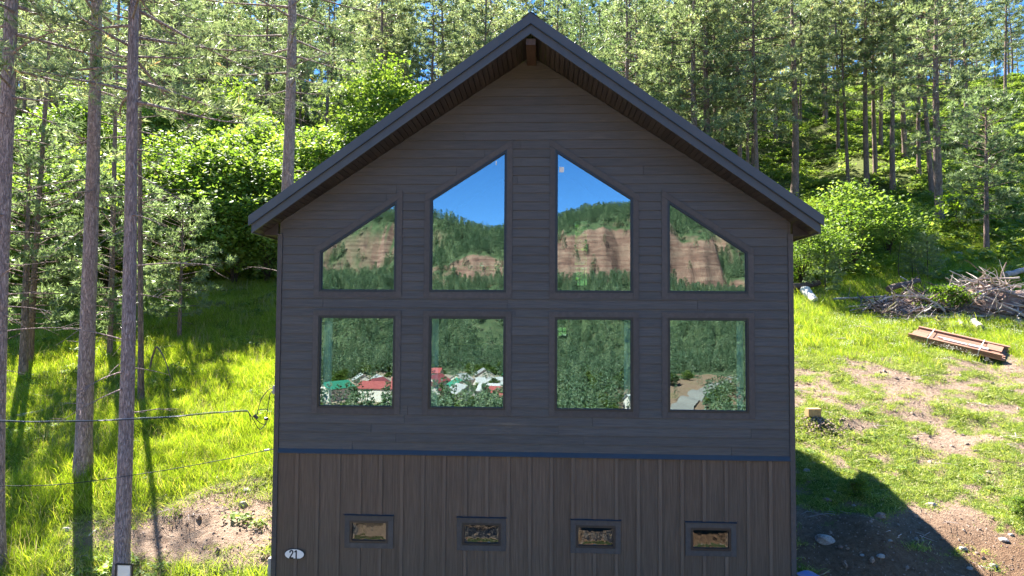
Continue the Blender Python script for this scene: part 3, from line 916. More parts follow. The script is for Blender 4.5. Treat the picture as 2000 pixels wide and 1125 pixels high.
# service box on the left wall
o = empty('meter_box', (-5.06, .25, -3.9)); tag(o, 'small grey metal box fixed low on the left edge of the house', 'meter box')
MB().box(-.09, 0, -.14, .14, -.02, .42).build('cabinet', M['steel'], o); MB().box(-.1, -.09, -.13, .13, 0, .40).build('door', M['steel'], o)
MB().tube([(-.045, 0, -.02), (-.045, 0, -1.2)], .02, 8).build('conduit', M['steel'], o)

# ------------------------------------------------------------------ cables
def cat(pts, n=10):
    """smooth curve through points"""
    P = [Vector(p) for p in pts]; out = []
    for i in range(len(P)-1):
        p0, p1, p2, p3 = P[max(i-1, 0)], P[i], P[i+1], P[min(i+2, len(P)-1)]
        for k in range(n):
            t = k/n
            out.append(.5*((2*p1)+(-p0+p2)*t+(2*p0-5*p1+4*p2-p3)*t*t+(-p0+3*p1-3*p2+p3)*t**3))
    out.append(P[-1]); return out
cb = empty('service_cable', tuple(at(534, 760, .25)))
tag(cb, 'upper twisted black power cable with drooping splice loops at the left side of the house', 'cable')
def rel(p, o=None): return tuple(np.array(p)-np.array(cb.location))
def cpts(L_): return cat([rel(at(*p)) for p in L_])
# main span leaving to the left
span = [(-240, 816, -3.4), (-100, 822, -2.8), (0, 823.5, -2.2), (130, 824, -1.6), (300, 817, -.9), (430, 806, -.4), (484, 803, -.15)]
MB().tube(cpts(span), .009, 7).build('span', M['cable'], cb)
MB().tube([tuple(Vector(p)+Vector((0, .01, .016+.006*math.sin(i*.7)))) for i, p in enumerate(cpts(span))], .006, 6).build('neutral_wire', M['steel'], cb)
for L_ in ([(534, 757, .3), (524, 762, .2), (510, 780, .1), (503, 805, 0), (500, 813, -.05)],
           [(535, 761, .3), (528, 770, .2), (524, 790, .15), (521, 812, .1), (519, 826, .1), (514, 834, .05), (506, 838, 0), (495, 820, -.1), (484, 803, -.15)],
           [(484, 803, -.15), (488, 812, -.15), (490, 825, -.12)],
           [(498, 816, -.05), (508, 826, 0), (517, 829, .05)],
           [(504, 801, 0), (515, 799, .1), (522, 800, .12)]):
    MB().tube(cpts(L_), .0085, 6).build('loop', M['cable'], cb)
for L_ in ([(496, 811, -.06), (503, 817, -.03)], [(517, 818, .1), (523, 818, .1)]):
    p = [rel(at(*q)) for q in L_]; MB().tube(p, .032, 8).build('splice', M['cable'], cb)
pb = np.array(rel(at(536, 759, .28)))
MB().box(pb[0]-.02, pb[0]+.10, pb[1]-.05, pb[1]+.05, pb[2]-.10, pb[2]+.06).build('bracket', M['steel'], cb)
cb2 = empty('telephone_cable', tuple(at(535, 877, .2)))
tag(cb2, 'thin lower black cable running left from the house just above the belt line', 'cable')
L_ = [(-200, 945, -3.2), (0, 949, -2.2), (130, 945, -1.6), (300, 922, -.9), (430, 899, -.35), (500, 884, .05), (535, 877, .2)]
MB().tube([tuple(np.array(p)-np.array(cb2.location)) for p in cat([tuple(at(*p)) for p in L_])], .0075, 6).build('span', M['cable'], cb2)
p = [tuple(at(*q)-np.array(cb2.location)) for q in ((516, 880, .1), (526, 878.5, .15))]
MB().tube(p, .02, 7).build('clamp', M['steel'], cb2)

# ------------------------------------------------------------------ trees
class TB:
    """numpy tube collector"""
    def __init__(s): s.V = []; s.T = []; s.n = 0
    def tube(s, P, R, k=6, wob=0, rs=None):
        P = np.asarray(P, float); R = np.asarray(R, float); m = len(P)
        t = unit(np.gradient(P, axis=0)); ref = np.array([0, 0, 1.]) if abs(t[0][2]) < .8 else np.array([1., 0, 0])
        a = unit(np.cross(t, ref)); b = np.cross(t, a)
        an = np.arange(k)*2*math.pi/k
        rr = R[:, None]*np.ones(k)[None]
        if wob: rr = rr*(1+wob*rs.normal(size=(m, k)))
        V = P[:, None]+(a[:, None]*np.cos(an)[None, :, None]+b[:, None]*np.sin(an)[None, :, None])*rr[..., None]
        s.V.append(V.reshape(-1, 3))
        i = np.arange(m-1)[:, None]*k+np.arange(k)[None]; j = np.arange(m-1)[:, None]*k+(np.arange(k)+1)[None] % k
        Q = np.stack([i, j, j+k, i+k], -1).reshape(-1, 4)+s.n
        s.T.append(Q); s.n += m*k
    def mesh(s, name, m): return np_mesh(name, np.concatenate(s.V), np.concatenate(s.T), m, smooth=True)

def needle_tufts(pos, dr, k, L, wid, rs, tone, spread=.8):
    n = len(pos)
    d = unit(dr[:, None]*1.0+rs.normal(size=(n, k, 3))*spread).reshape(-1, 3)
    b = np.repeat(pos, k, 0)
    return blades(b, d, L*rs.uniform(.7, 1.15, n*k), np.full(n*k, wid), rs, np.clip(np.repeat(tone, k)+rs.normal(size=n*k)*.08, 0, 1))

def make_pine(seed, H=20, r0=.24, cb=.45, Lb=3.2, nb=60, k=9, nl=.2, nw=.035, tuft_step=.16, dead=10, seg=10, needle='needle', barkm='bark', shape='pond', droop=.25, branch_tufts=1., trunk_lean=.0, dead_len=(.3, 1.6), wob=.03, flare=.35):
    rs = np.random.default_rng(seed)
    zz = np.linspace(-1.2, H, 26 if seg > 7 else 12)
    lean = rs.normal(size=2)*trunk_lean; ph = rs.uniform(0, 6, 2)
    def axis_at(z):
        z = np.asarray(z, float)
        return np.stack([lean[0]*z+.006*H*np.sin(z*.25+ph[0])-.006*H*np.sin(ph[0]), lean[1]*z+.006*H*np.sin(z*.21+ph[1])-.006*H*np.sin(ph[1]), z], -1)
    def rad(z): return np.maximum(r0*(1-.86*np.clip(z/H, 0, 1)**1.15), .015)+r0*flare*np.exp(-np.maximum(z+.1, 0)/.35)
    tb = TB(); tb.tube(axis_at(zz), rad(zz), seg, wob, rs)
    bb = TB(); PT, DR, TN = [], [], []
    for i in range(nb):
        u_ = (i+rs.uniform(0, 1))/nb; z = H*(cb+(1-cb)*u_*.99)
        if shape == 'pond': prof = (.35+.65*math.sin(min(1, (u_+.12)*1.5)*math.pi/2))*(1-u_**2.6)+.06
        elif shape == 'cone': prof = (1-u_)**.8+.06
        else: prof = math.sin(math.pi*(u_*.8+.12))**.7
        L = Lb*prof*rs.uniform(.6, 1.15)
        an = i*2.4+rs.uniform(-.5, .5); up = rs.uniform(-.05, .35)+.35*u_-droop*(1-u_)
        m = 7; t = np.linspace(0, 1, m)
        h = np.array([math.cos(an), math.sin(an), 0]); sd = np.array([-h[1], h[0], 0]); cv = rs.uniform(-.25, .25)
        P = axis_at(z)[None]+h[None]*(L*t)[:, None]+sd[None]*(cv*L*t*t)[:, None]+np.array([0, 0, 1.])[None]*(L*(up*t-.22*t*t*(1-u_)+.18*t**3))[:, None]
        rb = (.012+.011*L)*(r0/.24)**.5
        bb.tube(P, rb*(1-.85*t), 4)
        # secondary twigs carrying tufts
        ntw = max(3, int(L/.27*branch_tufts))
        for j in range(ntw):
            tj = rs.uniform(.28, 1.0)**.8; p = np.array([np.interp(tj, t, P[:, c]) for c in range(3)])
            tl = (.22+.3*L*(1-tj)*.6+.12)*rs.uniform(.6, 1.3)
            dv = unit(h*rs.uniform(.2, 1)+sd*rs.normal()*.9+np.array([0, 0, rs.uniform(-.1, .5)]))
            nt_ = max(1, int(tl/tuft_step))
            q = p[None]+dv[None]*(tl*(np.arange(nt_)+1)/nt_)[:, None]
            if seg > 7: bb.tube(np.stack([p, p+dv*tl*.5, p+dv*tl]), [rb*.28, rb*.2, .003], 3)
            PT.append(q); DR.append(np.repeat((dv+np.array([0, 0, .25]))[None], nt_, 0)); TN.append(np.full(nt_, rs.uniform(.1, .9)))
        PT.append(P[-1:]); DR.append(h[None]); TN.append(np.array([.6]))
    for i in range(dead):
        z = H*cb*rs.uniform(.12, 1.0)**.6; an = rs.uniform(0, 6.28); L = rs.uniform(*dead_len); m = 6; t = np.linspace(0, 1, m)
        h = np.array([math.cos(an), math.sin(an), 0]); sd = np.array([-h[1], h[0], 0])
        P = axis_at(z)[None]+h[None]*(L*t)[:, None]+sd[None]*(rs.uniform(-.3, .3)*L*t*t)[:, None]+np.array([0, 0, 1.])[None]*(L*(rs.uniform(-.5, .35)*t-.15*t*t))[:, None]
        bb.tube(P, (.007+.006*L)*(1-.8*t), 4)
        if L > .9:
            for _ in range(3):
                tj = rs.uniform(.4, .9); p = np.array([np.interp(tj, t, P[:, c]) for c in range(3)]); e = p+unit(h+sd*rs.normal()+np.array([0, 0, rs.normal()*.4]))*L*.3
                bb.tube(np.stack([p, (p+e)/2+rs.normal(size=3)*.02, e]), [.007, .005, .002], 3)
    PT = np.concatenate(PT); DR = np.concatenate(DR); TN = np.concatenate(TN)
    V, T, tn = needle_tufts(PT, DR, k, nl, nw, rs, TN)
    return dict(trunk=tb.mesh('trunk', M[barkm]), branches=bb.mesh('branches', M[barkm]), crown=np_mesh('crown', V, T, M[needle], tn), H=H)

def make_leafy(seed, H=5, R=2.2, stems=7, clumps=70, per=60, size=.13, m='leaf', flat=.35, zlow=.15, layered=True, sr=.03):
    rs = np.random.default_rng(seed); tb = TB()
    C = []
    for i in range(clumps):
        u_ = rs.normal(size=3); u_ /= np.linalg.norm(u_); rr = rs.uniform(.3, 1.1)**.5*(1+.25*(rs.uniform() > .85))
        z = H*(zlow+(1-zlow)*(.5+.5*u_[2]*rr)); wd = R*(.45+.75*math.sin(math.pi*min(1, (z/H)*.85+.12)))
        C.append((u_[0]*rr*wd, u_[1]*rr*wd, z))
    C = np.array(C)
    for i in range(stems):
        an = rs.uniform(0, 6.28); t = np.linspace(0, 1, 8); sp = R*rs.uniform(.15, .6)
        P = np.stack([.06*math.cos(an)+math.cos(an)*sp*t**1.4, .06*math.sin(an)+math.sin(an)*sp*t**1.4, -.3+(H*rs.uniform(.7, .95)+.3)*t], 1)+np.r_[np.zeros((1, 3)), rs.normal(size=(7, 3))*.04]
        tb.tube(P, sr*rs.uniform(.6, 1.3)*(1-.8*t)+.004, 6)
        near = C[np.argsort(np.linalg.norm(C[:, None]-P[None, 3:], axis=2).min(1))[:max(4, clumps//stems)]]
        for c in near:
            j = int(np.argmin(np.linalg.norm(P[2:-1]-c, axis=1)))+2; b = P[max(j-1, 1)]
            tb.tube(np.stack([b, (b+c)/2+rs.normal(size=3)*.06, c]), [.011, .007, .003], 4)
    n = clumps*per
    cs = R*.16+.1
    off = rs.normal(size=(clumps, per, 3))*np.array([cs, cs, cs*flat])[None, None]
    pos = (C[:, None]+off).reshape(-1, 3)
    nr = unit(np.c_[rs.normal(size=(n, 2))*.55, np.ones(n)*.9])
    tone = np.clip(np.repeat(rs.uniform(.1, .9, clumps), per)+rs.normal(size=n)*.18, 0, 1)
    V, T, tn = leaf_quads(pos, nr, size*rs.uniform(.4, 1.5, n), rs, tone, 1.5)
    return dict(trunk=tb.mesh('stems', M['stem']), branches=None, crown=np_mesh('crown', V, T, M[m], tn), H=H)

def plant(kind, proto, loc, rz, sc, label, cat_, group=None, names=('trunk', 'branches', 'crown'), sxy=None, tk=1.):
    r = empty(kind, loc, rz); s = sc; r.scale = ((sxy or sc), (sxy or sc), sc)
    tag(r, label, cat_, group)
    for nm, key in zip(names, ('trunk', 'branches', 'crown')):
        if proto.get(key):
            o = link(nm, proto[key], r)
            if key == 'branches': o['kind'] = 'stuff'
            if key == 'trunk' and tk != 1: o.scale = (tk, tk, 1)
    return r

# --- prototypes
NEAR = [make_pine(101+i, H=25, r0=.25, cb=.38, Lb=3.9, nb=84, k=12, nl=.24, nw=.026, tuft_step=.15, dead=24, seg=16, wob=.02, dead_len=(.2, 1.9), flare=.30) for i in range(3)]
FAR = [make_pine(201+i, H=(19, 20, 17, 21, 18, 17, 17)[i], r0=.2, cb=c, Lb=(3.5, 3.3, 3.4, 3.2, 3.5, 2.1, 3.4)[i], nb=(78, 70, 88, 64, 80, 90, 84)[i], k=12, nl=.36, nw=.07, tuft_step=.2, dead=14, seg=8, barkm='barkfar', trunk_lean=.008, needle=('needle', 'needle', 'needleblue', 'needle', 'needle', 'needledark', 'needle')[i], branch_tufts=1.)
       for i, c in enumerate((.28, .36, .16, .42, .26, .08, .12))]
SPARSE = make_pine(251, H=17, r0=.2, cb=.42, Lb=2.3, nb=20, k=10, nl=.3, nw=.035, tuft_step=.22, dead=24, seg=10, barkm='barkfar', branch_tufts=.7)
YOUNG = [make_pine(301+i, H=h, r0=rr, cb=c, Lb=l, nb=nb_, k=14, nl=.26, nw=.05, tuft_step=.13, dead=4, seg=8, needle='needleblue', barkm='barkfar', shape='mid', droop=.05, flare=.15, branch_tufts=.78)
         for i, (h, rr, c, l, nb_) in enumerate(((8.8, .15, .2, 2.5, 84), (7.5, .12, .12, 2.1, 70), (6.2, .1, .15, 2.0, 60)))]
SAP = [make_pine(351+i, H=2.0, r0=.03, cb=.05, Lb=.6, nb=34, k=12, nl=.15, nw=.018, tuft_step=.08, dead=0, seg=6, needle='needleblue', barkm='stem', shape='cone', droop=0, flare=0) for i in range(2)]
LEAFY = [make_leafy(401, 5.5, 2.4, 8, 150, 80, .115), make_leafy(402, 7, 2.3, 5, 150, 80, .125), make_leafy(403, 4.2, 2.5, 13, 130, 62, .105, 'leaf', zlow=.24),
         make_leafy(404, 9, 2.6, 3, 150, 80, .15), make_leafy(405, 1.6, .9, 9, 40, 45, .09, 'leafdeep', zlow=.1, sr=.012)]

# --- near pines on the left
def near_pine(px_base, py_base, t, width_px, proto, label, lean_px=0, rz=0., scale_z=1.):
    if py_base: x, y, z, t = hit(px_base, py_base)
    else: x, y, z = atd(px_base, t)
    rad_ = width_px/FPX*t/2; tk = rad_/(.285 if px_base != 162 else .325)
    o = plant('pine_tree', proto, (x, y, z), rz, scale_z, label, 'pine tree', 'large pine trunks near the house', tk=tk)
    top = at(lean_px, 0, y) if lean_px else None
    if top is not None:
        # tilt so the trunk meets the wanted column at the top edge of the frame
        dx = top[0]-x; dz = top[2]-z; o.rotation_euler = (0, math.atan2(dx, dz), rz) if rz == 0 else o.rotation_euler
    return o
near_pine(8, 0, 14.0, 40, NEAR[0], 'big pine trunk cut by the left edge of the photo, the leftmost one', 2)
near_pine(162, 932, 0, 40, NEAR[1], 'tall bare pine trunk whose flared base stands in the grass left of the house', 183)
near_pine(252, 0, 13.3, 33, NEAR[2], 'straight grey pine trunk rising behind the white framed panel', 265)
near_pine(560, 0, 24., 31, NEAR[0], 'pine trunk rising just behind the left roof slope of the house', 554)

PLACED = []
def free(x, y, r):
    return all((x-a)**2+(y-b)**2 > (r+c)**2 for a, b, c in PLACED)
def stand_pine(px, py, wpx, label, proto=None, t=None, group='pines of the stand behind the house', sc=None, lean=None):
    if py: x, y, z, tt = hit(px, py)
    else: tt = t; x, y, z = atd(px, tt)
    p = proto or FAR[random.choice((0, 1, 3, 4))]
    rad_ = max(.09, wpx/FPX*tt/2)
    s = sc or random.uniform(.92, 1.18)
    o = plant('pine_tree', p, (x, y, z), random.uniform(0, 6.28), s, label, 'pine tree', group, tk=min(max(rad_/.205/s, .4), 1.7))
    o.rotation_euler = (random.gauss(0, .012), random.gauss(0, .012)+(lean or 0), o.rotation_euler[2])
    PLACED.append((x, y, .8)); return o

RIGHT = [(1552, 388, 16, 'dark pine trunk with its foot just above the right end of the roof'),
 (1637, 299, 7, 'slim pine trunk between the roof end and the lit pale trunk'),
 (1657, 373, 7, 'thin straight pine immediately left of the tall pale trunk'),
 (1693, 368, 11, 'tall pale sunlit pine trunk rising out of the green shrub on the right'),
 (1710, 343, 9, 'pine trunk close behind the tall pale one, to its right'),
 (1720, 289, 8, 'shaded pine trunk behind the pale one, higher on the slope'),
 (1744, 371, 11, 'straight bare pine trunk to the right of the green shrub'),
 (1768, 316, 11, 'reddish pine trunk with its base in the lit brush'),
 (1795, 343, 8, 'short leaning pine trunk with a pale split foot'),
 (1820, 383, 10, 'grey pine trunk just left of the thickest right-hand one'),
 (1835, 438, 17, 'thickest dark pine trunk of the right-hand stand'),
 (1862, 256, 6, 'thin distant pine trunk left of the young pine'),
 (1886, 299, 8, 'pine trunk half hidden behind the young full pine'),
 (1964, 205, 6, 'thin distant pine trunk above the young pine, near the right edge'),
 (1515, 272, 8, 'pine trunk seen above the lower right roof slope'),
 (1613, 222, 6, 'small distant pine trunk in the green clearing at the right')]
for px, py, wd, lb in RIGHT:
    stand_pine(px, py, wd, lb, FAR[(1, 3, 1, 3, 0, 1, 3, 1, 3, 1, 4, 3, 0, 1, 3, 1)[RIGHT.index((px, py, wd, lb))]])
for px, t, wd, lb in ((1217, 50, 15, 'single pine trunk right of the roof peak'), (1308, 50, 12, 'short-looking reddish pine trunk above the right roof slope'),
     (1363, 46, 17, 'left one of the two thick pine trunks side by side above the right roof slope'), (1382, 47.5, 17, 'right one of the two thick pine trunks side by side above the right roof slope'),
     (1402, 50, 10, 'slender sunlit pine next to the pair of thick trunks'), (1446, 52, 11, 'shaded pine trunk behind the right roof slope'), (1483, 46, 10, 'pinkish sunlit pine trunk with many dead stubs'),
     (1463, 60, 7, 'thin pine in the shade left of the pinkish trunk'), (836, 58, 8, 'thin pine trunk above the left roof slope'), (868, 62, 8, 'thin pine trunk between the left roof slope and the peak'),
     (749, 66, 8, 'pale pine trunk above the bright bush by the left roof slope'), (736, 72, 7, 'shorter trunk next to the pale one above the bright bush'), (626, 50, 9, 'pine trunk left of the bright bush, above the left eave'),
     (772, 74, 7, 'thin trunk behind the bright bush'), (431, 64, 6, 'thin dark pine trunk between the shrubs left of the house'), (402, 76, 6, 'farther thin pine trunk between the shrubs'),
     (127, 70, 7, 'thin dark trunk between the two left foreground pines'), (112, 80, 6, 'distant trunk near the upper left corner'), (32, 60, 8, 'distant pine trunk at the left edge'), (510, 58, 8, 'pine trunk half hidden in leaves near the left eave'),
     (62, 24, 12, 'dark pine trunk just behind the leftmost foreground pine'), (281, 21, 9, 'thin pine trunk directly behind the trunk with the panel'), (217, 28, 11, 'short dark pine trunk between the two foreground trunks')):
    stand_pine(px, 0, wd, lb, FAR[random.choice((0, 1, 3, 4))] if t > 40 else SPARSE, t)

# young pines
def young(px, py, proto, sc, label, sxy=None):
    x, y, z, t = hit(px, py); PLACED.append((x, y, 1.5))
    return plant('young_pine', proto, (x, y, z), random.uniform(0, 6), sc, label, 'young pine', sxy=sxy)
young(1927, 492, YOUNG[0], 1.0, 'full young pine standing alone in the lit grass at the right')
young(350, 663, YOUNG[2], .85, 'small pine with low boughs left of the house at the shrub edge')
young(214, 700, YOUNG[2], 1.0, 'bushy pine behind the two foreground trunks on the left')
young(45, 735, YOUNG[0], .95, 'bushy pine behind the leftmost foreground trunk')
young(1612, 575, SAP[0], 1.15, 'pale green pine sapling near the right corner of the house')
young(1640, 545, SAP[1], 1.0, 'second pine sapling by the green shrub')
young(1782, 545, SAP[0], .8, 'slim dark pine sapling behind the brush pile')
young(1812, 550, SAP[1], 1.1, 'bushy pine sapling behind the brush pile')
young(1577, 520, SAP[1], .9, 'pine sapling partly hidden by the house corner')

# leafy trees and shrubs
def leafy(px, py, t, proto, sc, label, sxy=None, name='leafy_tree', group=None, cat_='leafy tree'):
    if py: x, y, z, t = hit(px, py)
    else: x, y, z = atd(px, t)
    PLACED.append((x, y, 1.2*sc))
    return plant(name, proto, (x, y, z), random.uniform(0, 6), sc, label, cat_, group, names=('stems', 'branches', 'crown'), sxy=sxy)
leafy(455, 0, 33.5, LEAFY[0], 1.2, 'big lime green leafy tree filling the space left of the house')
leafy(395, 0, 33.5, LEAFY[1], 1.0, 'tall bright leafy tree left of the big lime green one')
leafy(520, 0, 34, LEAFY[0], 1.1, 'bright leafy tree touching the left edge of the house')
leafy(500, 0, 42, LEAFY[1], 1.1, 'sunlit leafy tree rising behind the left eave')
leafy(440, 0, 46, LEAFY[3], 1.0, 'pale green leafy tree in the gap between pines left of the house')
leafy(600, 0, 40, LEAFY[1], 1.0, 'yellow green leafy tree above the left eave')
leafy(670, 0, 44, LEAFY[1], 1.0, 'green leafy tree over the lower left roof slope')
leafy(745, 0, 47, LEAFY[3], 1.15, 'brightest bush cresting the middle of the left roof slope')
leafy(690, 0, 55, LEAFY[3], 1.0, 'leafy tree farther back above the left roof slope')
leafy(60, 0, 36, LEAFY[1], 1.1, 'bright leafy tree at the left edge behind the pines')
leafy(110, 0, 31, LEAFY[0], 1.05, 'lime green bush between the left foreground trunks')
leafy(205, 0, 33, LEAFY[0], 1.05, 'leafy bush framed by the two left foreground trunks')
leafy(150, 0, 44, LEAFY[3], 1., 'tall pale leafy tree behind the left foreground trunks')
leafy(330, 0, 35, LEAFY[1], 1.0, 'leafy tree right of the straight grey trunk')
leafy(255, 0, 34, LEAFY[0], .95, 'low lime green tree showing either side of the straight grey trunk')
leafy(20, 0, 31, LEAFY[0], .9, 'lime green bush at the extreme left edge of the photo')
leafy(300, 0, 52, LEAFY[3], .9, 'leafy tree deep in the woods on the left')
leafy(1668, 532, 0, LEAFY[2], .98, 'wide many-stemmed green shrub right of the house', name='leafy_shrub', cat_='shrub')
leafy(1568, 560, 0, LEAFY[2], .75, 'dark green shrub against the right corner of the house', name='leafy_shrub', cat_='shrub')
leafy(1735, 500, 0, LEAFY[2], .7, 'smaller shrub at the right of the wide green one', name='leafy_shrub', cat_='shrub')
leafy(1880, 452, 0, LEAFY[4], 1.5, 'dark bush behind the young full pine', name='leafy_shrub', cat_='shrub')

# forest fill: every tree its own object
rs = random.Random(99)
PLACE = [(180, 'beyond the two leftmost foreground trunks'), (400, 'beyond the straight grey foreground trunk'), (640, 'above the lime green trees at the left'), (860, 'above the left roof slope'),
         (1050, 'just left of the roof peak'), (1240, 'just right of the roof peak'), (1480, 'above the right roof slope'), (1720, 'above the green shrub on the right'), (9999, 'toward the right edge of the photo')]
KIND_L = {0: 'tall olive-crowned pine', 1: 'distant pine high on the hill', 2: 'dark narrow spruce', 3: 'farthest pine on the skyline'}
cnt = 0
bands = [(56, 72, 18), (72, 100, 78), (100, 150, 104), (150, 205, 70)]
for (t0, t1, nn) in bands:
    made = 0; tries = 0
    while made < nn and tries < 4000:
        tries += 1
        px = rs.uniform(-120, 2120); t = math.sqrt(rs.uniform(t0*t0, t1*t1))
        x, y, z = atd(px, t)
        if px > 1480 and t < 72 and rs.random() < .8: continue
        if px > 1640 and t < 98: continue
        if px > 1480 and rs.random() < .25: continue
        if px < 720 and t < 50 and rs.random() < .5: continue
        if not free(x, y, .9): continue
        PLACED.append((x, y, .9))
        dark = rs.random() < .19
        pl_ = next(b for a, b in PLACE if px < a); kd = 2 if dark else (3 if t > 145 else (1 if t > 90 else 0))
        p = FAR[5] if dark else FAR[rs.choice((0, 2, 4, 6, 2, 6, 0)) if t > 60 or px < 1400 else rs.choice((0, 1, 4))]
        s = rs.uniform(.85, 1.2)*(.8 if dark else 1)
        o = plant('spruce_tree' if dark else 'pine_tree', p, (x, y, z), rs.uniform(0, 6.28), s, KIND_L[kd]+' '+pl_, 'spruce' if dark else 'pine tree', 'forest trees '+pl_, sxy=s*rs.uniform(.8, 1.1))
        o.rotation_euler = (rs.gauss(0, .015), rs.gauss(0, .015), o.rotation_euler[2])
        made += 1
# uphill mass beyond: reads as one wood
# ------------------------------------------------------------------ ground cover
R2 = np.random.default_rng(5)
GT = [source('tuft', grass_tuft(500+i, 44, h, sp, w_)) for i, (h, sp, w_) in enumerate(((.36, .17, .010), (.46, .2, .011), (.27, .2, .010)))]
GS = [source('short_tuft', grass_tuft(520+i, 34, h, sp, w_, .9, 'shortgrass')) for i, (h, sp, w_) in enumerate(((.09, .10, .009), (.13, .09, .009), (.06, .13, .010)))]
HB = [source('herb', herb_clump(540+i)) for i in range(3)]
def euler(n, rs_): return np.c_[rs_.normal(size=(n, 2))*.1, rs_.uniform(0, 6.28, n)]
# left meadow
def dl(x, y): return np.where(x < -4.6, sstep(green_mask(x, y), .42, .85), 0)*np.clip(1.15-(y-6)/45, .25, 1)
x, y, z = scatter_pts(34000, (-26, -4.5), (-3, 30), dl, R2)
n = len(x); tall = vnoise(x, y, .35, 61, 2)-.22
grass = scatter('grass', np.c_[x, y, z], euler(n, R2), R2.uniform(.6, 1.15, n)*(.6+.75*tall), R2.integers(0, 3, n), GT)
def dl2(x, y): return np.where(x < -4.6, sstep(green_mask(x, y), .12, .6)*.9, 0)
x, y, z = scatter_pts(9000, (-14, -4.8), (-3, 8), dl2, R2)
n = len(x); scatter('grass', np.c_[x, y, z], euler(n, R2), R2.uniform(.7, 1.7, n), R2.integers(0, 3, n), GS)
# right slope, short patchy
def dr(x, y): return np.where(x > 4.9, sstep(green_mask(x, y), .36, .66), 0)
x, y, z = scatter_pts(52000, (4.9, 22), (-2, 16), dr, R2)
n = len(x); scatter('grass', np.c_[x, y, z], euler(n, R2), R2.uniform(.6, 1.5, n), R2.integers(0, 3, n), GS)
def dr2(x, y): return np.where(x > 5.0, sstep(y+1.5*vnoise(x, y, .6, 71, 2), 11.0, 13.5), 0)*np.clip(1.2-(y-12)/50, .2, 1)
x, y, z = scatter_pts(30000, (4.9, 40), (10, 40), dr2, R2)
n = len(x); scatter('grass', np.c_[x, y, z], euler(n, R2), R2.uniform(.6, 1.1, n)*(.6+.6*vnoise(x, y, .4, 62, 2)), R2.integers(0, 3, n), GT)
ds = grass_tuft(570, 9, .62, .10, .009, .22, 'drystalk'); DS = [source('stalks', ds)]
x, y, z = scatter_pts(1500, (-24, -4.8), (-2, 26), lambda a, b: sstep(green_mask(a, b), .4, .8)*.8, R2)
n = len(x); scatter('dry_stalks', np.c_[x, y, z], euler(n, R2), R2.uniform(.5, 1.2, n), np.zeros(n, int), DS)
x, y, z = scatter_pts(900, (5, 30), (8, 26), lambda a, b: sstep(green_mask(a, b), .4, .8)*.8, R2)
n = len(x); scatter('dry_stalks', np.c_[x, y, z], euler(n, R2), R2.uniform(.4, 1., n), np.zeros(n, int), DS)
x, y, z = scatter_pts(2600, (-24, -4.8), (-2, 22), lambda a, b: sstep(vnoise(a, b, .5, 64, 3), .5, .65), R2)
n = len(x); scatter('weeds', np.c_[x, y, z], euler(n, R2), R2.uniform(.25, .7, n), R2.integers(0, 3, n), HB)
# small weeds on the right slope
def dw(x, y): return np.where(x > 5.0, sstep(green_mask(x, y), .5, .9)*.5, sstep(y, 9, 14))
x, y, z = scatter_pts(1500, (5, 22), (-1.5, 16), dw, R2)
n = len(x); scatter('weeds', np.c_[x, y, z], euler(n, R2), R2.uniform(.15, .45, n), R2.integers(0, 3, n), HB)
# undergrowth far up the slope
def du(x, y): return sstep(vnoise(x, y, .11, 81, 3)+.25*sstep(y, 30, 60)+.1*(x > 8), .46, .62)*.78+.22
x, y, z = scatter_pts(26000, (-75, 85), (20, 125), du, R2)
keep = np.abs(x) < 12+(y+13)*.85; x, y, z = x[keep], y[keep], z[keep]
n = len(x); scatter('undergrowth', np.c_[x, y, z], euler(n, R2), R2.uniform(.7, 1.9, n), R2.integers(0, 3, n), HB)
# pebbles
def ico(seed, s=(1, 1, .6), sub=2, rough=.25):
    import bmesh
    bm = bmesh.new(); bmesh.ops.create_icosphere(bm, subdivisions=sub, radius=1)
    rr = np.random.default_rng(seed); ph = rr.uniform(0, 6, 9); fr = rr.uniform(1.2, 3.2, 9)
    for v_ in bm.verts:
        c = v_.co
        d_ = 1+rough*(math.sin(c.x*fr[0]+ph[0])*math.cos(c.y*fr[1]+ph[1])+.6*math.sin(c.z*fr[2]*1.7+ph[2]+c.x*2)+.4*math.cos(c.y*fr[3]*2.2+ph[3]))+rr.uniform(-.05, .05)
        v_.co = Vector((c.x*s[0], c.y*s[1], c.z*s[2]))*d_
        for pl in range(3):
            nn = Vector((math.cos(ph[pl+4]), math.sin(ph[pl+4]), .5)).normalized(); ex = v_.co.dot(nn)-.62
            if ex > 0: v_.co -= nn*ex*.85
    me = bpy.data.meshes.new('rock'); bm.to_mesh(me); bm.free(); return me
pm = [ico(600+i, sub=1) for i in range(3)]
for q in pm: q.materials.append(M['pebble'])
PB = [source('pebble_source', q) for q in pm]
def dp(x, y): return (1-sstep(green_mask(x, y), .25, .6))*.9+.06
x, y, z = scatter_pts(26000, (-15, 20), (-3, 13), dp, R2)
n = len(x); scatter('pebbles', np.c_[x, y, z], R2.uniform(0, 6.28, (n, 3)), R2.uniform(.008, .03, n)*(1+1.8*(R2.uniform(0, 1, n) > .93)), R2.integers(0, 3, n), PB)
tw = TB(); rt = np.random.default_rng(31)
for k_ in range(5):
    p_ = np.c_[rt.normal(size=2)[None].repeat(4, 0)*.25, np.full(4, .02)]; d_ = rt.normal(size=3)*np.array([1, 1, .12]); d_ /= np.linalg.norm(d_)
    p_ = p_+d_[None]*np.linspace(0, rt.uniform(.2, .6), 4)[:, None]+rt.normal(size=(4, 3))*.012; tw.tube(p_, np.array([.008, .007, .005, .002]), 4)
TW = [source('twigs', tw.mesh('twigs', M['greywood']))]
x, y, z = scatter_pts(800, (-14, 20), (-2.5, 14), lambda a, b: (1-sstep(green_mask(a, b), .3, .8))*.7+.1, R2)
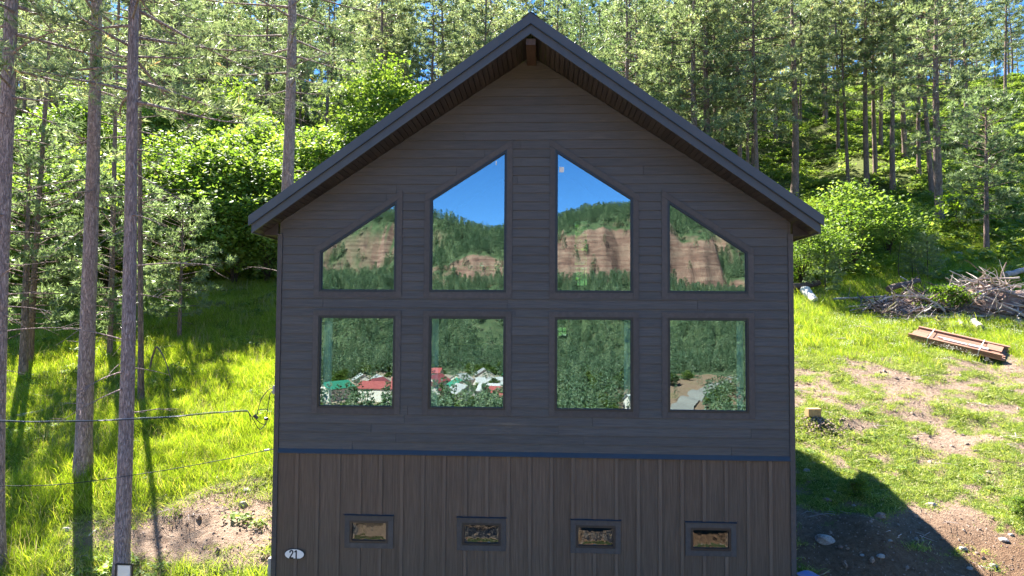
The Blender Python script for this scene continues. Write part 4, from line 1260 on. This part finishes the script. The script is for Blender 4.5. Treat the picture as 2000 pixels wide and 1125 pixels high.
n = len(x); scatter('twig_litter', np.c_[x, y, z], euler(n, R2), R2.uniform(.35, 1.1, n), np.zeros(n, int), TW)
# white flowers in the right grass
rsx = np.random.default_rng(8)
fp = rsx.normal(size=(26, 3))*np.array([.12, .12, .05])+np.array([0, 0, .3])
V, T, tn = leaf_quads(fp, unit(rsx.normal(size=(26, 3))+np.array([0, 0, 1.5])), np.full(26, .022), rsx, np.full(26, .5), 1.)
FL = [source('flower', np_mesh('flower', V, T, M['flower'], tn))]
x, y, z = scatter_pts(170, (6.5, 19), (10.5, 15), lambda a, b: np.full_like(a, .9), R2)
n = len(x); scatter('wildflowers', np.c_[x, y, z], euler(n, R2), R2.uniform(.7, 1.1, n), np.zeros(n, int), FL)

# ------------------------------------------------------------------ rocks
ROCKM = {c: [ico(700+i*7+(50 if c == 'rockbrown' else 0), (1, .8, .5), 3, .16) for i in range(3)] for c in ('rockgrey', 'rockbrown')}
for c, L_ in ROCKM.items():
    for q in L_: q.materials.append(M[c])
for i_, (px, py, wd, c, lb) in enumerate([
  (1612, 1062, 38, 'rockgrey', 'largest pale flat rock in the shaded dirt right of the house'),
  (1719, 1094, 16, 'rockgrey', 'pale blue-white stone low in the house shadow'),
  (1718, 1014, 27, 'rockbrown', 'flat brown rock in the middle of the house shadow'),
  (1820, 989, 20, 'rockgrey', 'bright white rock in the sun just outside the shadow edge'),
  (1672, 945, 22, 'rockbrown', 'brown flat rock near the upper corner of the shadow'),
  (1960, 1058, 20, 'rockgrey', 'pale rock in the sunny dirt near the right edge'),
  (1975, 1052, 12, 'rockgrey', 'small pale rock touching the one near the right edge'),
  (1574, 920, 13, 'rockgrey', 'small pale rock beside the house corner'),
  (1739, 1058, 9, 'rockgrey', 'small stone between the large pale rock and the shadow edge'),
  (1882, 1076, 16, 'rockgrey', 'stone lying right on the edge of the shadow'),
  (1615, 981, 17, 'rockbrown', 'low brown stone in the shaded grass by the wall'),
  (1667, 992, 9, 'rockgrey', 'tiny pale stone in the shaded grass'),
  (1941, 1113, 16, 'rockgrey', 'pale rock at the lower right in the sun'),
  (1683, 1093, 9, 'rockgrey', 'small grey stone low in the shadow, left of the blue-white one'),
  (1641, 1072, 11, 'rockbrown', 'brown stone right of the largest pale rock'),
  (1631, 964, 9, 'rockgrey', 'small flat stone near the top of the shadow'),
  (1893, 1118, 12, 'rockgrey', 'pale flat stone at the bottom of the shaded dirt'),
  (1870, 499, 27, 'rockgrey', 'grey boulder on the mound in front of the young pine'),
  (131, 1042, 20, 'rockgrey', 'pale flat rock in the dirt between the left trunks'),
  (310, 977, 11, 'rockbrown', 'red brown stone on the dirt right of the grey trunk'),
  (482, 960, 18, 'rockgrey', 'pale stone in the dirt near the left corner of the house'),
  (476, 990, 20, 'rockgrey', 'longer pale stone below the other by the left corner'),
  (352, 1012, 9, 'rockbrown', 'small brown stone on the sunny dirt left of the house'),
  (286, 938, 14, 'rockgrey', 'pale stone touching the right side of the grey trunk'),
  (1590, 905, 10, 'rockbrown', 'brown clod beside the house corner above the shadow'),
  (1930, 925, 8, 'rockgrey', 'small pale stone on the sunny grass at the right'),
  (1868, 912, 8, 'rockgrey', 'pale stone near the weeds in the right grass')]):
    x, y, z, t = hit(px, py); s = wd/FPX*t/2
    o = link('rock', ROCKM[c][i_ % 3]); o.location = (x, y, z+s*.12); o.scale = (s*1.05, s, s*.95); o.rotation_euler = (0, 0, i_*1.3 % .9-.4)
    tag(o, lb, 'rock')

# wood block on a small gravel heap
x, y, z, t = hit(1588, 822)
o = MB().box(-.19, .19, -.1, .1, 0, .22).build('wood_block', M['block']); o.location = (x, y, z+.10); o.rotation_euler = (.06, 0, .15)
tag(o, 'tan cut wood block on a heap of stones beside the right house corner', 'wood block')
P = np.c_[np.random.default_rng(4).normal(size=(420, 2))*np.array([.42, .4]), np.zeros(420)]
P[:, 0] += x+.1; P[:, 1] += y-.25; P[:, 2] = ground_z(P[:, 0], P[:, 1])+.14*np.exp(-((P[:, 0]-x-.1)**2+(P[:, 1]-y+.25)**2)/.15)
rr = np.random.default_rng(5); scatter('stone_heap', P, rr.uniform(0, 6, (420, 3)), rr.uniform(.02, .05, 420), rr.integers(0, 3, 420), PB)
# blue tarp corner at the foot of the right wall
p = at(1572, 1121, -.2)
n_ = 9; v = []; 
for j in range(n_):
    for i in range(n_):
        a, b = i/(n_-1), j/(n_-1); v.append((a*.62-.05, -.5+b*.7, .10*math.sin(a*3.1+.4)*(1-.3*b)+.03*math.sin(7*a+5*b)-.12*a))
mb = MB().add(v, [(j*n_+i, j*n_+i+1, (j+1)*n_+i+1, (j+1)*n_+i) for j in range(n_-1) for i in range(n_-1)])
v2 = [(q[0], q[1], q[2]-.02) for q in v]; mb.add(v2, [(j*n_+i, (j+1)*n_+i, (j+1)*n_+i+1, j*n_+i+1) for j in range(n_-1) for i in range(n_-1)])
o = mb.build('tarp', M['tarp'], smooth=True); o.location = (5.12, -.1, p[2]-.09)
tag(o, 'crumpled blue plastic sheet at the foot of the right corner of the house', 'tarp')

# white panel in dark frame on a post, before the grey trunk
px_ = at(243, 1101, -.75)
o = empty('panel_on_post', (px_[0], px_[1], px_[2])); tag(o, 'white panel in a dark frame on a post in front of the straight grey trunk', 'sign')
MB().box(-.165, -.145, -.02, .02, -.42, 0).box(.145, .165, -.02, .02, -.42, 0).box(-.145, .145, -.02, .02, -.02, 0).box(-.145, .145, -.02, .02, -.42, -.40).build('frame', M['black'], o)
MB().box(-.145, .145, .0, .012, -.40, -.02).build('backing', M['greywood'], o)
MB().box(-.115, .118, -.014, -.001, -.37, -.028).build('panel', M['whitepaint'], o)
MB().box(-.04, .04, .02, .10, -1.6, -.06).build('post', M['darkwood'], o)

# ------------------------------------------------------------------ lumber bundle
c0 = hit(1776, 668); c1 = hit(1958, 712)
A = Vector(c0[:3]); B = Vector(c1[:3]); dirv = (B-A); LL = dirv.length
yaw = math.atan2(dirv.y, dirv.x); slp = math.atan2(dirv.z, Vector((dirv.x, dirv.y)).length)
Xv = dirv.normalized(); Hn = Vector((-Xv.y, Xv.x, 0)).normalized()
up_ = (A+Hn*1.2); up_.z = gz(up_.x, up_.y); Yv = (up_-A); Yv = (Yv-Xv*Yv.dot(Xv)).normalized(); Zv = Xv.cross(Yv)
LUM = (A, Xv, Yv, LL)
lb_ = empty('lumber_bundle', tuple(A+Vector((0, 0, .05)))); lb_.rotation_euler = Matrix((Xv, Yv, Zv)).transposed().to_euler()
tag(lb_, 'strapped bundle of reddish brown planks lying in the grass below the brush pile', 'lumber')
rl = random.Random(2)
wd = .145
for k in range(8):     # bottom and middle layer
    e0, e1 = rl.uniform(-.05, .05), rl.uniform(-.05, .05)
    MB().box(e0, LL+e1, .02+k*wd, .02+(k+1)*wd-.006, .04, .10).build('plank', M['cedar'], lb_)
for k in range(1, 7):
    MB().box(rl.uniform(.0, .2), LL-rl.uniform(.1, .3), .02+k*wd, .02+(k+1)*wd-.006, .102, .16).build('plank', M['cedar'], lb_)
for k, (z0, z1) in ((0, (.102, .20)), (0, (.204, .235)), (7, (.102, .20)), (7, (.204, .235))):
    MB().box(rl.uniform(-.12, .0) if k == 0 else .05, LL+rl.uniform(-.05, .05), .02+k*wd+(0 if k else .0), .02+k*wd+.12, z0, z1).build('plank', M['cedar'], lb_)
MB().box(.0, .5, .02+1*wd, .02+4*wd, .162, .2).build('plank', M['cedar'], lb_)
MB().box(LL-.6, LL-.12, .02+3*wd, .02+7*wd-.01, .162, .2).build('plank', M['cedar'], lb_)
for x_ in (.55, LL-.75):
    mb = MB(); y0, y1 = .0, .02+8*wd+.01
    mb.box(x_, x_+.03, y0-.004, y0+.012, .03, .245).box(x_, x_+.03, y0, y1, .238, .245).box(x_, x_+.03, y1-.012, y1+.004, .03, .245)
    mb.build('strap', M['paleplank'], lb_)
MB().box(1.0, LL-1.15, .30, .42, .185, .232).build('pale_board', M['paleplank'], lb_)
MB().box(LL-1.10, LL-.5, .32, .45, .185, .228).build('pale_board', M['paleplank'], lb_)
MB().box(.8, LL-1.6, .45, .50, .185, .224).build('pale_board', M['paleplank'], lb_)
MB().box(.2, .3, .0, 8*wd, -.05, .038).box(LL-.5, LL-.4, 0, 8*wd, -.05, .038).build('bearer', M['greywood'], lb_)

# ------------------------------------------------------------------ brush pile and logs
def stick_mesh(seed, m, L=1., r=.012, forks=2, rough=.09):
    rs_ = np.random.default_rng(seed); tb = TB()
    t = np.linspace(0, 1, 7); P = np.stack([rs_.normal()*.12*t*t+np.cumsum(rs_.normal(size=7))*.02, rs_.normal()*.12*t*t+np.cumsum(rs_.normal(size=7))*.02, t*L-.5*L], 1)
    tb.tube(P, r*(1-.75*t), 6)
    for k in range(forks):
        j = rs_.integers(2, 6); e = P[j]+unit(np.array([rs_.normal()*.8, rs_.normal()*.8, rs_.uniform(.3, 1)]))*L*rs_.uniform(.12, .35)
        tb.tube(np.stack([P[j], (P[j]+e)/2+rs_.normal(size=3)*.015, e]), [r*.55, r*.35, r*.12], 5)
    return tb.mesh('branch', m)
SM = [stick_mesh(800+i, M['greywood' if i % 3 else 'darkwood'], 1, .013 if i % 2 else .02, 2 if i < 5 else 3) for i in range(8)]
def brush(px0, py0, px1, py1, n, label, hmax, wid, seed):
    a = Vector(hit(px0, py0)[:3]); b = Vector(hit(px1, py1)[:3]); c = (a+b)/2
    r_ = empty('brush_pile', tuple(c)); tag(r_, label, 'brush pile')
    q = random.Random(seed); Ld = (b-a)
    for k in range(n):
        t = q.random(); env = math.sin(math.pi*min(max(t, .05), .95))**.55*(.6+.4*math.sin(t*7+seed))
        hgt = hmax*env*q.random()**.8
        s = q.uniform(.8, 2.6); off = q.gauss(0, wid*.4)
        p = a+Ld*t+Vector((0, off, 0)); p.z = gz(p.x, p.y)+.05+hgt*max(0, 1-abs(off)/wid)
        o = link('branch', q.choice(SM), r_); o.location = p-c
        az = q.gauss(0, .55)+(math.pi if q.random() < .5 else 0); el = q.gauss(.12, .22)
        d_ = Vector((math.cos(az)*math.cos(el), math.sin(az)*math.cos(el), abs(math.sin(el))+.25*(q.random() < .12)))
        o.rotation_euler = d_.to_track_quat('Z', 'X').to_euler(); o.scale = (s*q.uniform(.8, 1.9), s*q.uniform(.8, 1.9), s)
    return r_, a, b, c
bp_, a_, b_, c_ = brush(1690, 608, 1850, 618, 150, 'long low grey brush pile, the left part of the heap of cut branches', 1.0, 1.1, 3)
b2_, a2_, b2b, c2_ = brush(1815, 608, 2070, 622, 230, 'higher tangled brush pile of dark and grey branches at the right edge', 2.1, 1.6, 5)
# earthy litter core under the branches
for (px0, py0, px1, py1, hh, par, cc) in ((1720, 608, 1845, 616, .5, bp_, c_), (1830, 610, 2050, 620, 1.2, b2_, c2_)):
    a = Vector(hit(px0, py0)[:3]); b = Vector(hit(px1, py1)[:3]); v = []; nx, ny = 30, 14
    for j in range(ny):
        for i in range(nx):
            t = i/(nx-1); s = j/(ny-1)*2-1; p = a+(b-a)*t+Vector((0, s*1.2, 0))
            e = math.sin(math.pi*t)**.6*(1-s*s)
            v.append(tuple(Vector((p.x, p.y, gz(p.x, p.y)-.1+hh*e*(.7+.6*float(vnoise(p.x, p.y, 2.2, 91, 3)))))-cc))
    MB().add(v, [(j*nx+i, j*nx+i+1, (j+1)*nx+i+1, (j+1)*nx+i) for j in range(ny-1) for i in range(nx-1)]).build('litter', M['rockbrown'], par, smooth=True)
def log(px0, py0, px1, py1, r, label, lift=.1, m='greywood', lift2=None):
    a = Vector(hit(px0, py0)[:3]); b = Vector(hit(px1, py1)[:3]); a.z += lift; b.z += (lift2 if lift2 is not None else lift)
    c = (a+b)/2; mb = MB(); n = 9; q = random.Random(int(px0))
    P = [a-c+(b-a)*(k/(n-1))+Vector((q.gauss(0, r*.12), 0, q.gauss(0, r*.12))) for k in range(n)]
    mb.tube(P, [r*(1.06-.2*k/(n-1)) for k in range(n)], 12)
    o = mb.build('log', M[m], smooth=False); o.location = c; o.data.shade_smooth(); o.data.set_sharp_from_angle(angle=.9) if hasattr(o.data, 'set_sharp_from_angle') else None
    tag(o, label, 'log'); return o
log(1880, 618, 1915, 645, .16, 'short thick grey log lying toward the camera at the front of the brush pile')
log(1868, 615, 1877, 642, .09, 'thin broken grey log next to the short thick one')
log(1930, 620, 1995, 604, .15, 'long smooth grey log at the right side of the brush pile', .2)
log(1982, 638, 2020, 615, .17, 'grey log cut by the right edge of the photo')
log(1965, 560, 2010, 545, .14, 'pale log on top of the brush pile at the right edge', .5)
log(1735, 590, 1795, 572, .13, 'brown log lying along the top of the left brush pile', .55, 'darkwood')
log(1572, 573, 1591, 596, .2, 'white cut log near the right corner of the house', .15, 'paleplank')
log(1548, 578, 1600, 568, .15, 'dark log behind the white one at the corner of the house', .35, 'darkwood')
log(1628, 594, 1730, 590, .05, 'long thin pale pole sticking out left from the brush pile', .2)
log(1640, 640, 1745, 645, .05, 'low dark pole under the left brush pile', .05, 'darkwood')
def twig(name, P_, r, label, m='greywood', cat_='fallen branch'):
    L_ = [Vector(hit(a, b)[:3]) if len(q) == 0 else Vector(at(a, b, q[0])) for a, b, *q in P_]
    base = L_[0]; pts = cat([tuple(p-base) for p in L_], 6); k = len(pts)
    o = MB().tube(pts, [r*(1-.6*i/(k-1)) for i in range(k)], 7).build(name, M[m], smooth=True); o.location = base
    return tag(o, label, cat_)
# bent dead limb in the left meadow
yb0 = hit(291, 728)[1]
twig('fallen_branch', [(291, 728, yb0), (297, 700, yb0), (304, 680, yb0-.1), (310, 681, yb0-.2), (323, 705, yb0-.5), (335, 745, yb0-.9)], .035, 'bent dead limb arched over the grass in the left meadow', 'darkwood')
twig('fallen_branch', [(34, 816), (80, 806), (143, 786)], .06, 'long grey fallen branch in the grass between the two left trunks')
twig('fallen_branch', [(392, 746), (440, 749), (497, 747)], .035, 'thin straight branch lying in the left meadow near the house')
twig('fallen_branch', [(445, 667), (458, 663), (474, 659)], .07, 'short weathered branch at the top of the left meadow')
twig('fallen_branch', [(172, 1048), (186, 1040), (200, 1031)], .025, 'pale split stick in the dirt between the left trunks', 'paleplank')
twig('fallen_branch', [(35, 760), (70, 772), (100, 774), (140, 760)], .03, 'curved grey branch lying near the left edge')
twig('dead_stem', [(1757, 560, 20), (1755, 520, 20), (1756, 490, 20.1), (1760, 470, 20)], .02, 'thin upright bare stem above the brush pile', 'darkwood', 'bare stem')
y9 = hit(1955, 590)[1]
twig('dead_stem', [(1942, 590, y9), (1950, 560, y9), (1958, 530, y9), (1966, 512, y9)], .06, 'thick dark snag sticking up at the right of the brush pile', 'darkwood', 'snag')
twig('dead_stem', [(1800, 560, 19), (1793, 530, 19), (1780, 505, 19.2)], .018, 'bare twig leaning left out of the brush pile', 'darkwood', 'bare stem')
y8 = hit(1760, 560)[1]
twig('dead_stem', [(1758, 540, y8), (1790, 556, y8-.2), (1828, 563, y8-.4)], .03, 'long pale bare pole slanting into the brush pile', 'greywood', 'bare stem')
# broken stub on the grey trunk
pz = np.array(at(271, 857, 0.)); 
# leafy weeds growing through the brush
for (px, py, s, lb) in ((1850, 615, .8, 'green leafy plant growing through the front of the brush pile'), (1905, 612, .6, 'low green plant between the brush pile and the logs'), (1815, 618, .5, 'small green plant at the foot of the brush pile'),
                        (1672, 975, .28, 'broad-leaved weed in the house shadow'), (1990, 1010, .25, 'leafy weed in the sunny dirt at the right edge')):
    x, y, z, t = hit(px, py); plant('leafy_plant', LEAFY[4], (x, y, z), s*9, s, lb, 'plant', names=('stems', 'branches', 'crown'))

# ------------------------------------------------------------------ across the valley (seen in the windows)
def far_z0(x, y):
    d = -y
    cbz = np.interp(x, [-160, -100, -47, -10, 10, 45, 60, 85, 96, 140], [12, 14, 13, 15, 14, 15, 11, 10, 22, 34])
    ctz = np.interp(x, [-160, -100, -60, -47, -25, -10, 0, 8, 20, 43, 52, 58, 72, 78, 90, 96, 140], [14, 15, 18, 26, 31, 30, 30, 40, 45, 47, 46, 40, 41, 22, 20, 24, 36])
    rtz = np.interp(x, [-260, -160, -100, -60, -30, -10, 5, 20, 43, 60, 90, 140, 260], [38, 44, 50, 52, 42, 41, 47, 52, 53, 54, 48, 60, 70])
    jit = (vnoise(x, y*.2, .09, 51, 4)-.5)*16+(vnoise(x, y*.5, .5, 52, 2)-.5)*3+(vnoise(x, 0*y, .22, 53, 2)-.5)*4.5
    dd = d+jit
    z = np.where(dd < 200, -14.5, 0)
    z = -14.5+(cbz+14.5)*sstep(dd, 185, 268)**1.0
    z = z+(ctz-cbz)*(np.clip((dd-270)/9, 0, 1)*.8+.2*np.clip((dd-279)/9, 0, 1))
    z = z+(rtz-ctz)*sstep(dd, 286, 330)
    z = z+(vnoise(x, y, .06, 55, 4)-.5)*5*sstep(dd, 200, 260)
    z = z+(vnoise(x*.4, z*1.1, .9, 57, 2)-.5)*2.0*((dd > 268) & (dd < 292))
    return z
def far_z(x, y):
    return 1.318+2*(far_z0(.28+(np.asarray(x, float)-.28)/2, 13.33+(np.asarray(y, float)-13.33)/2)-1.318)
fx = axis(-800, 800, -250, 250, 2.6, 1.1, 26); fy = -axis(352, 900, 510, 585, 1.5, 1.12, 14)[::-1]
tag(link('opposite_hillside', grid_mesh('opposite_hillside', fx, fy, far_z, M['cliff'], False)), kind='structure')
def ridge_z0(x, y):
    d = -y; return -20+(118+10*vnoise(x, y, .006, 58, 3)+np.interp(x, [-400, -150, -60, 100, 500], [18, 14, -2, -12, -30]))*sstep(d, 440, 800)+(vnoise(x, y, .03, 59, 4)-.5)*12
m_, n_s, L_s, p_s = mat('far grassy ridge')
L_s.new(ramp(n_s, L_s, noise(n_s, L_s, .03, mapping(n_s, L_s), 6, .7), [(.35, (.06, .1, .03)), (.6, (.14, .19, .06)), (.72, (.42, .38, .33))]), p_s.inputs['Base Color']); p_s.inputs['Roughness'].default_value = .95
def ridge_z(x, y):
    return 1.318+2*(ridge_z0(np.asarray(x, float)/2, 13.33+(np.asarray(y, float)-13.33)/2)-1.318)
tag(link('far_ridge', grid_mesh('far_ridge', np.linspace(-1800, 1800, 120), -np.linspace(860, 2000, 60)[::-1], ridge_z, m_, False)), kind='structure')
CON = []
for i in range(3):
    p = make_pine(900+i, H=9, r0=.12, cb=.12, Lb=1.9, nb=22, k=5, nl=.6, nw=.28, tuft_step=.5, dead=0, seg=5, needle='needledark' if i else 'needle', barkm='barkfar', shape='cone', branch_tufts=.4)
    CON.append(source('conifer', p['crown']))
BRD = [source('broad', make_leafy(910+i, 5, 2.2, 2, 60, 50, .26, 'leafmatte')['crown']) for i in range(2)]
def far_trees(n, dens, zf, xr, yr, src, sr_, name, rs_):
    x = rs_.uniform(*xr, n); y = rs_.uniform(*yr, n); k = rs_.uniform(0, 1, n) < dens(x, y); x, y = x[k], y[k]; z = zf(x, y)
    scatter(name, np.c_[x, y, z-.2], np.c_[np.zeros((len(x), 2)), rs_.uniform(0, 6.28, len(x))], rs_.uniform(*sr_, len(x)), rs_.integers(0, len(src), len(x)), src)
R3 = np.random.default_rng(77)
def dcliff(x, y):
    z0 = far_z(x, y); z1 = far_z(x, y+2.); st = np.abs(z1-z0)/2
    return np.where(st > 1.0, .13, 1.)*np.where(vnoise(x, y, .03, 15, 3) > .36, 1, .2)
far_trees(22000, dcliff, far_z, (-420, 360), (-720, -385), CON, (.7, 1.35), 'opposite_forest', R3)
far_trees(5000, lambda x, y: sstep(vnoise(x, y, .005, 12, 2), .42, .55), ridge_z, (-1000, 800), (-1760, -1200), CON, (1.2, 2.), 'ridge_forest', R3)
def dval(x, y):
    rx = np.interp(y, [-368, -315, -268, -236, -175, -115, -62], [108, 84, 62, 50, 36, 24, 10])
    road = np.abs(x-rx+6) > 14; town = ~((x < -8) & (x > -95) & (y < -205) & (y > -345))
    clear = sstep(vnoise(x, y, .02, 16, 3), .35, .5)
    return np.where(road, 1, .02)*np.where(town, 1, .10)*(.25+.75*clear)*np.where(y > -90, .12, 1)
far_trees(9000, dval, lambda x, y: ground_z(x, y), (-200, 200), (-392, -70), BRD[:1]+CON, (.6, 1.3), 'valley_trees', R3)
# town houses in the valley
def town_house(x, y, rz, w_, d_, h_, rm, label):
    r_ = empty('house', (x, y, gz(x, y)), rz); tag(r_, label, 'house', 'valley houses mirrored in the lower windows')
    MB().box(-w_/2, w_/2, -d_/2, d_/2, -1, h_).add([(-w_/2, -d_/2, h_), (w_/2, -d_/2, h_), (0, -d_/2, h_+w_*.32), (-w_/2, d_/2, h_), (w_/2, d_/2, h_), (0, d_/2, h_+w_*.32)], [(0, 1, 2), (4, 3, 5)]).build('wall', M['housewall'], r_)
    mb = MB(); e = .5
    for s in (-1, 1):
        X = s*(w_/2+e); z_ = h_-e*.64
        v = [(0, -d_/2-e, h_+w_*.32+.02), (X, -d_/2-e, z_+.02), (X, d_/2+e, z_+.02), (0, d_/2+e, h_+w_*.32+.02)]
        v += [(p[0], p[1], p[2]+.2) for p in v]; mb.add(v, [(0, 3, 2, 1), (4, 5, 6, 7), (0, 1, 5, 4), (1, 2, 6, 5), (2, 3, 7, 6)])
    mb.build('roof', M[rm], r_)
    for k in range(3):
        x_ = -w_/2+w_*(k+.5)/3
        MB().box(x_-.5, x_+.5, d_/2+.01, d_/2+.06, 1., 2.4).build('window', M['frame'], r_)
q = random.Random(6)
spots = [(-16, -232), (-28, -222), (-42, -236), (-20, -255), (-34, -262), (-46, -276), (-24, -285), (-12, -270), (-38, -300), (-52, -250), (-66, -255), (-72, -285), (-60, -232), (-84, -300), (-16, -310), (-56, -322), (-30, -330), (38, -245), (34, -225), (-78, -240), (-10, -290), (-44, -214)]
for i, (x, y) in enumerate(spots):
    town_house(x, y, q.uniform(-.5, .5)+(1.57 if i % 3 == 0 else 0), q.uniform(6, 9), q.uniform(7, 13), q.uniform(2.8, 5), ('redroof', 'greyroof', 'redroof', 'greyroof', 'greenroof')[i % 5] if i != 9 else 'redroof', 'small pale valley house with pitched roof, mirrored in the lower windows')
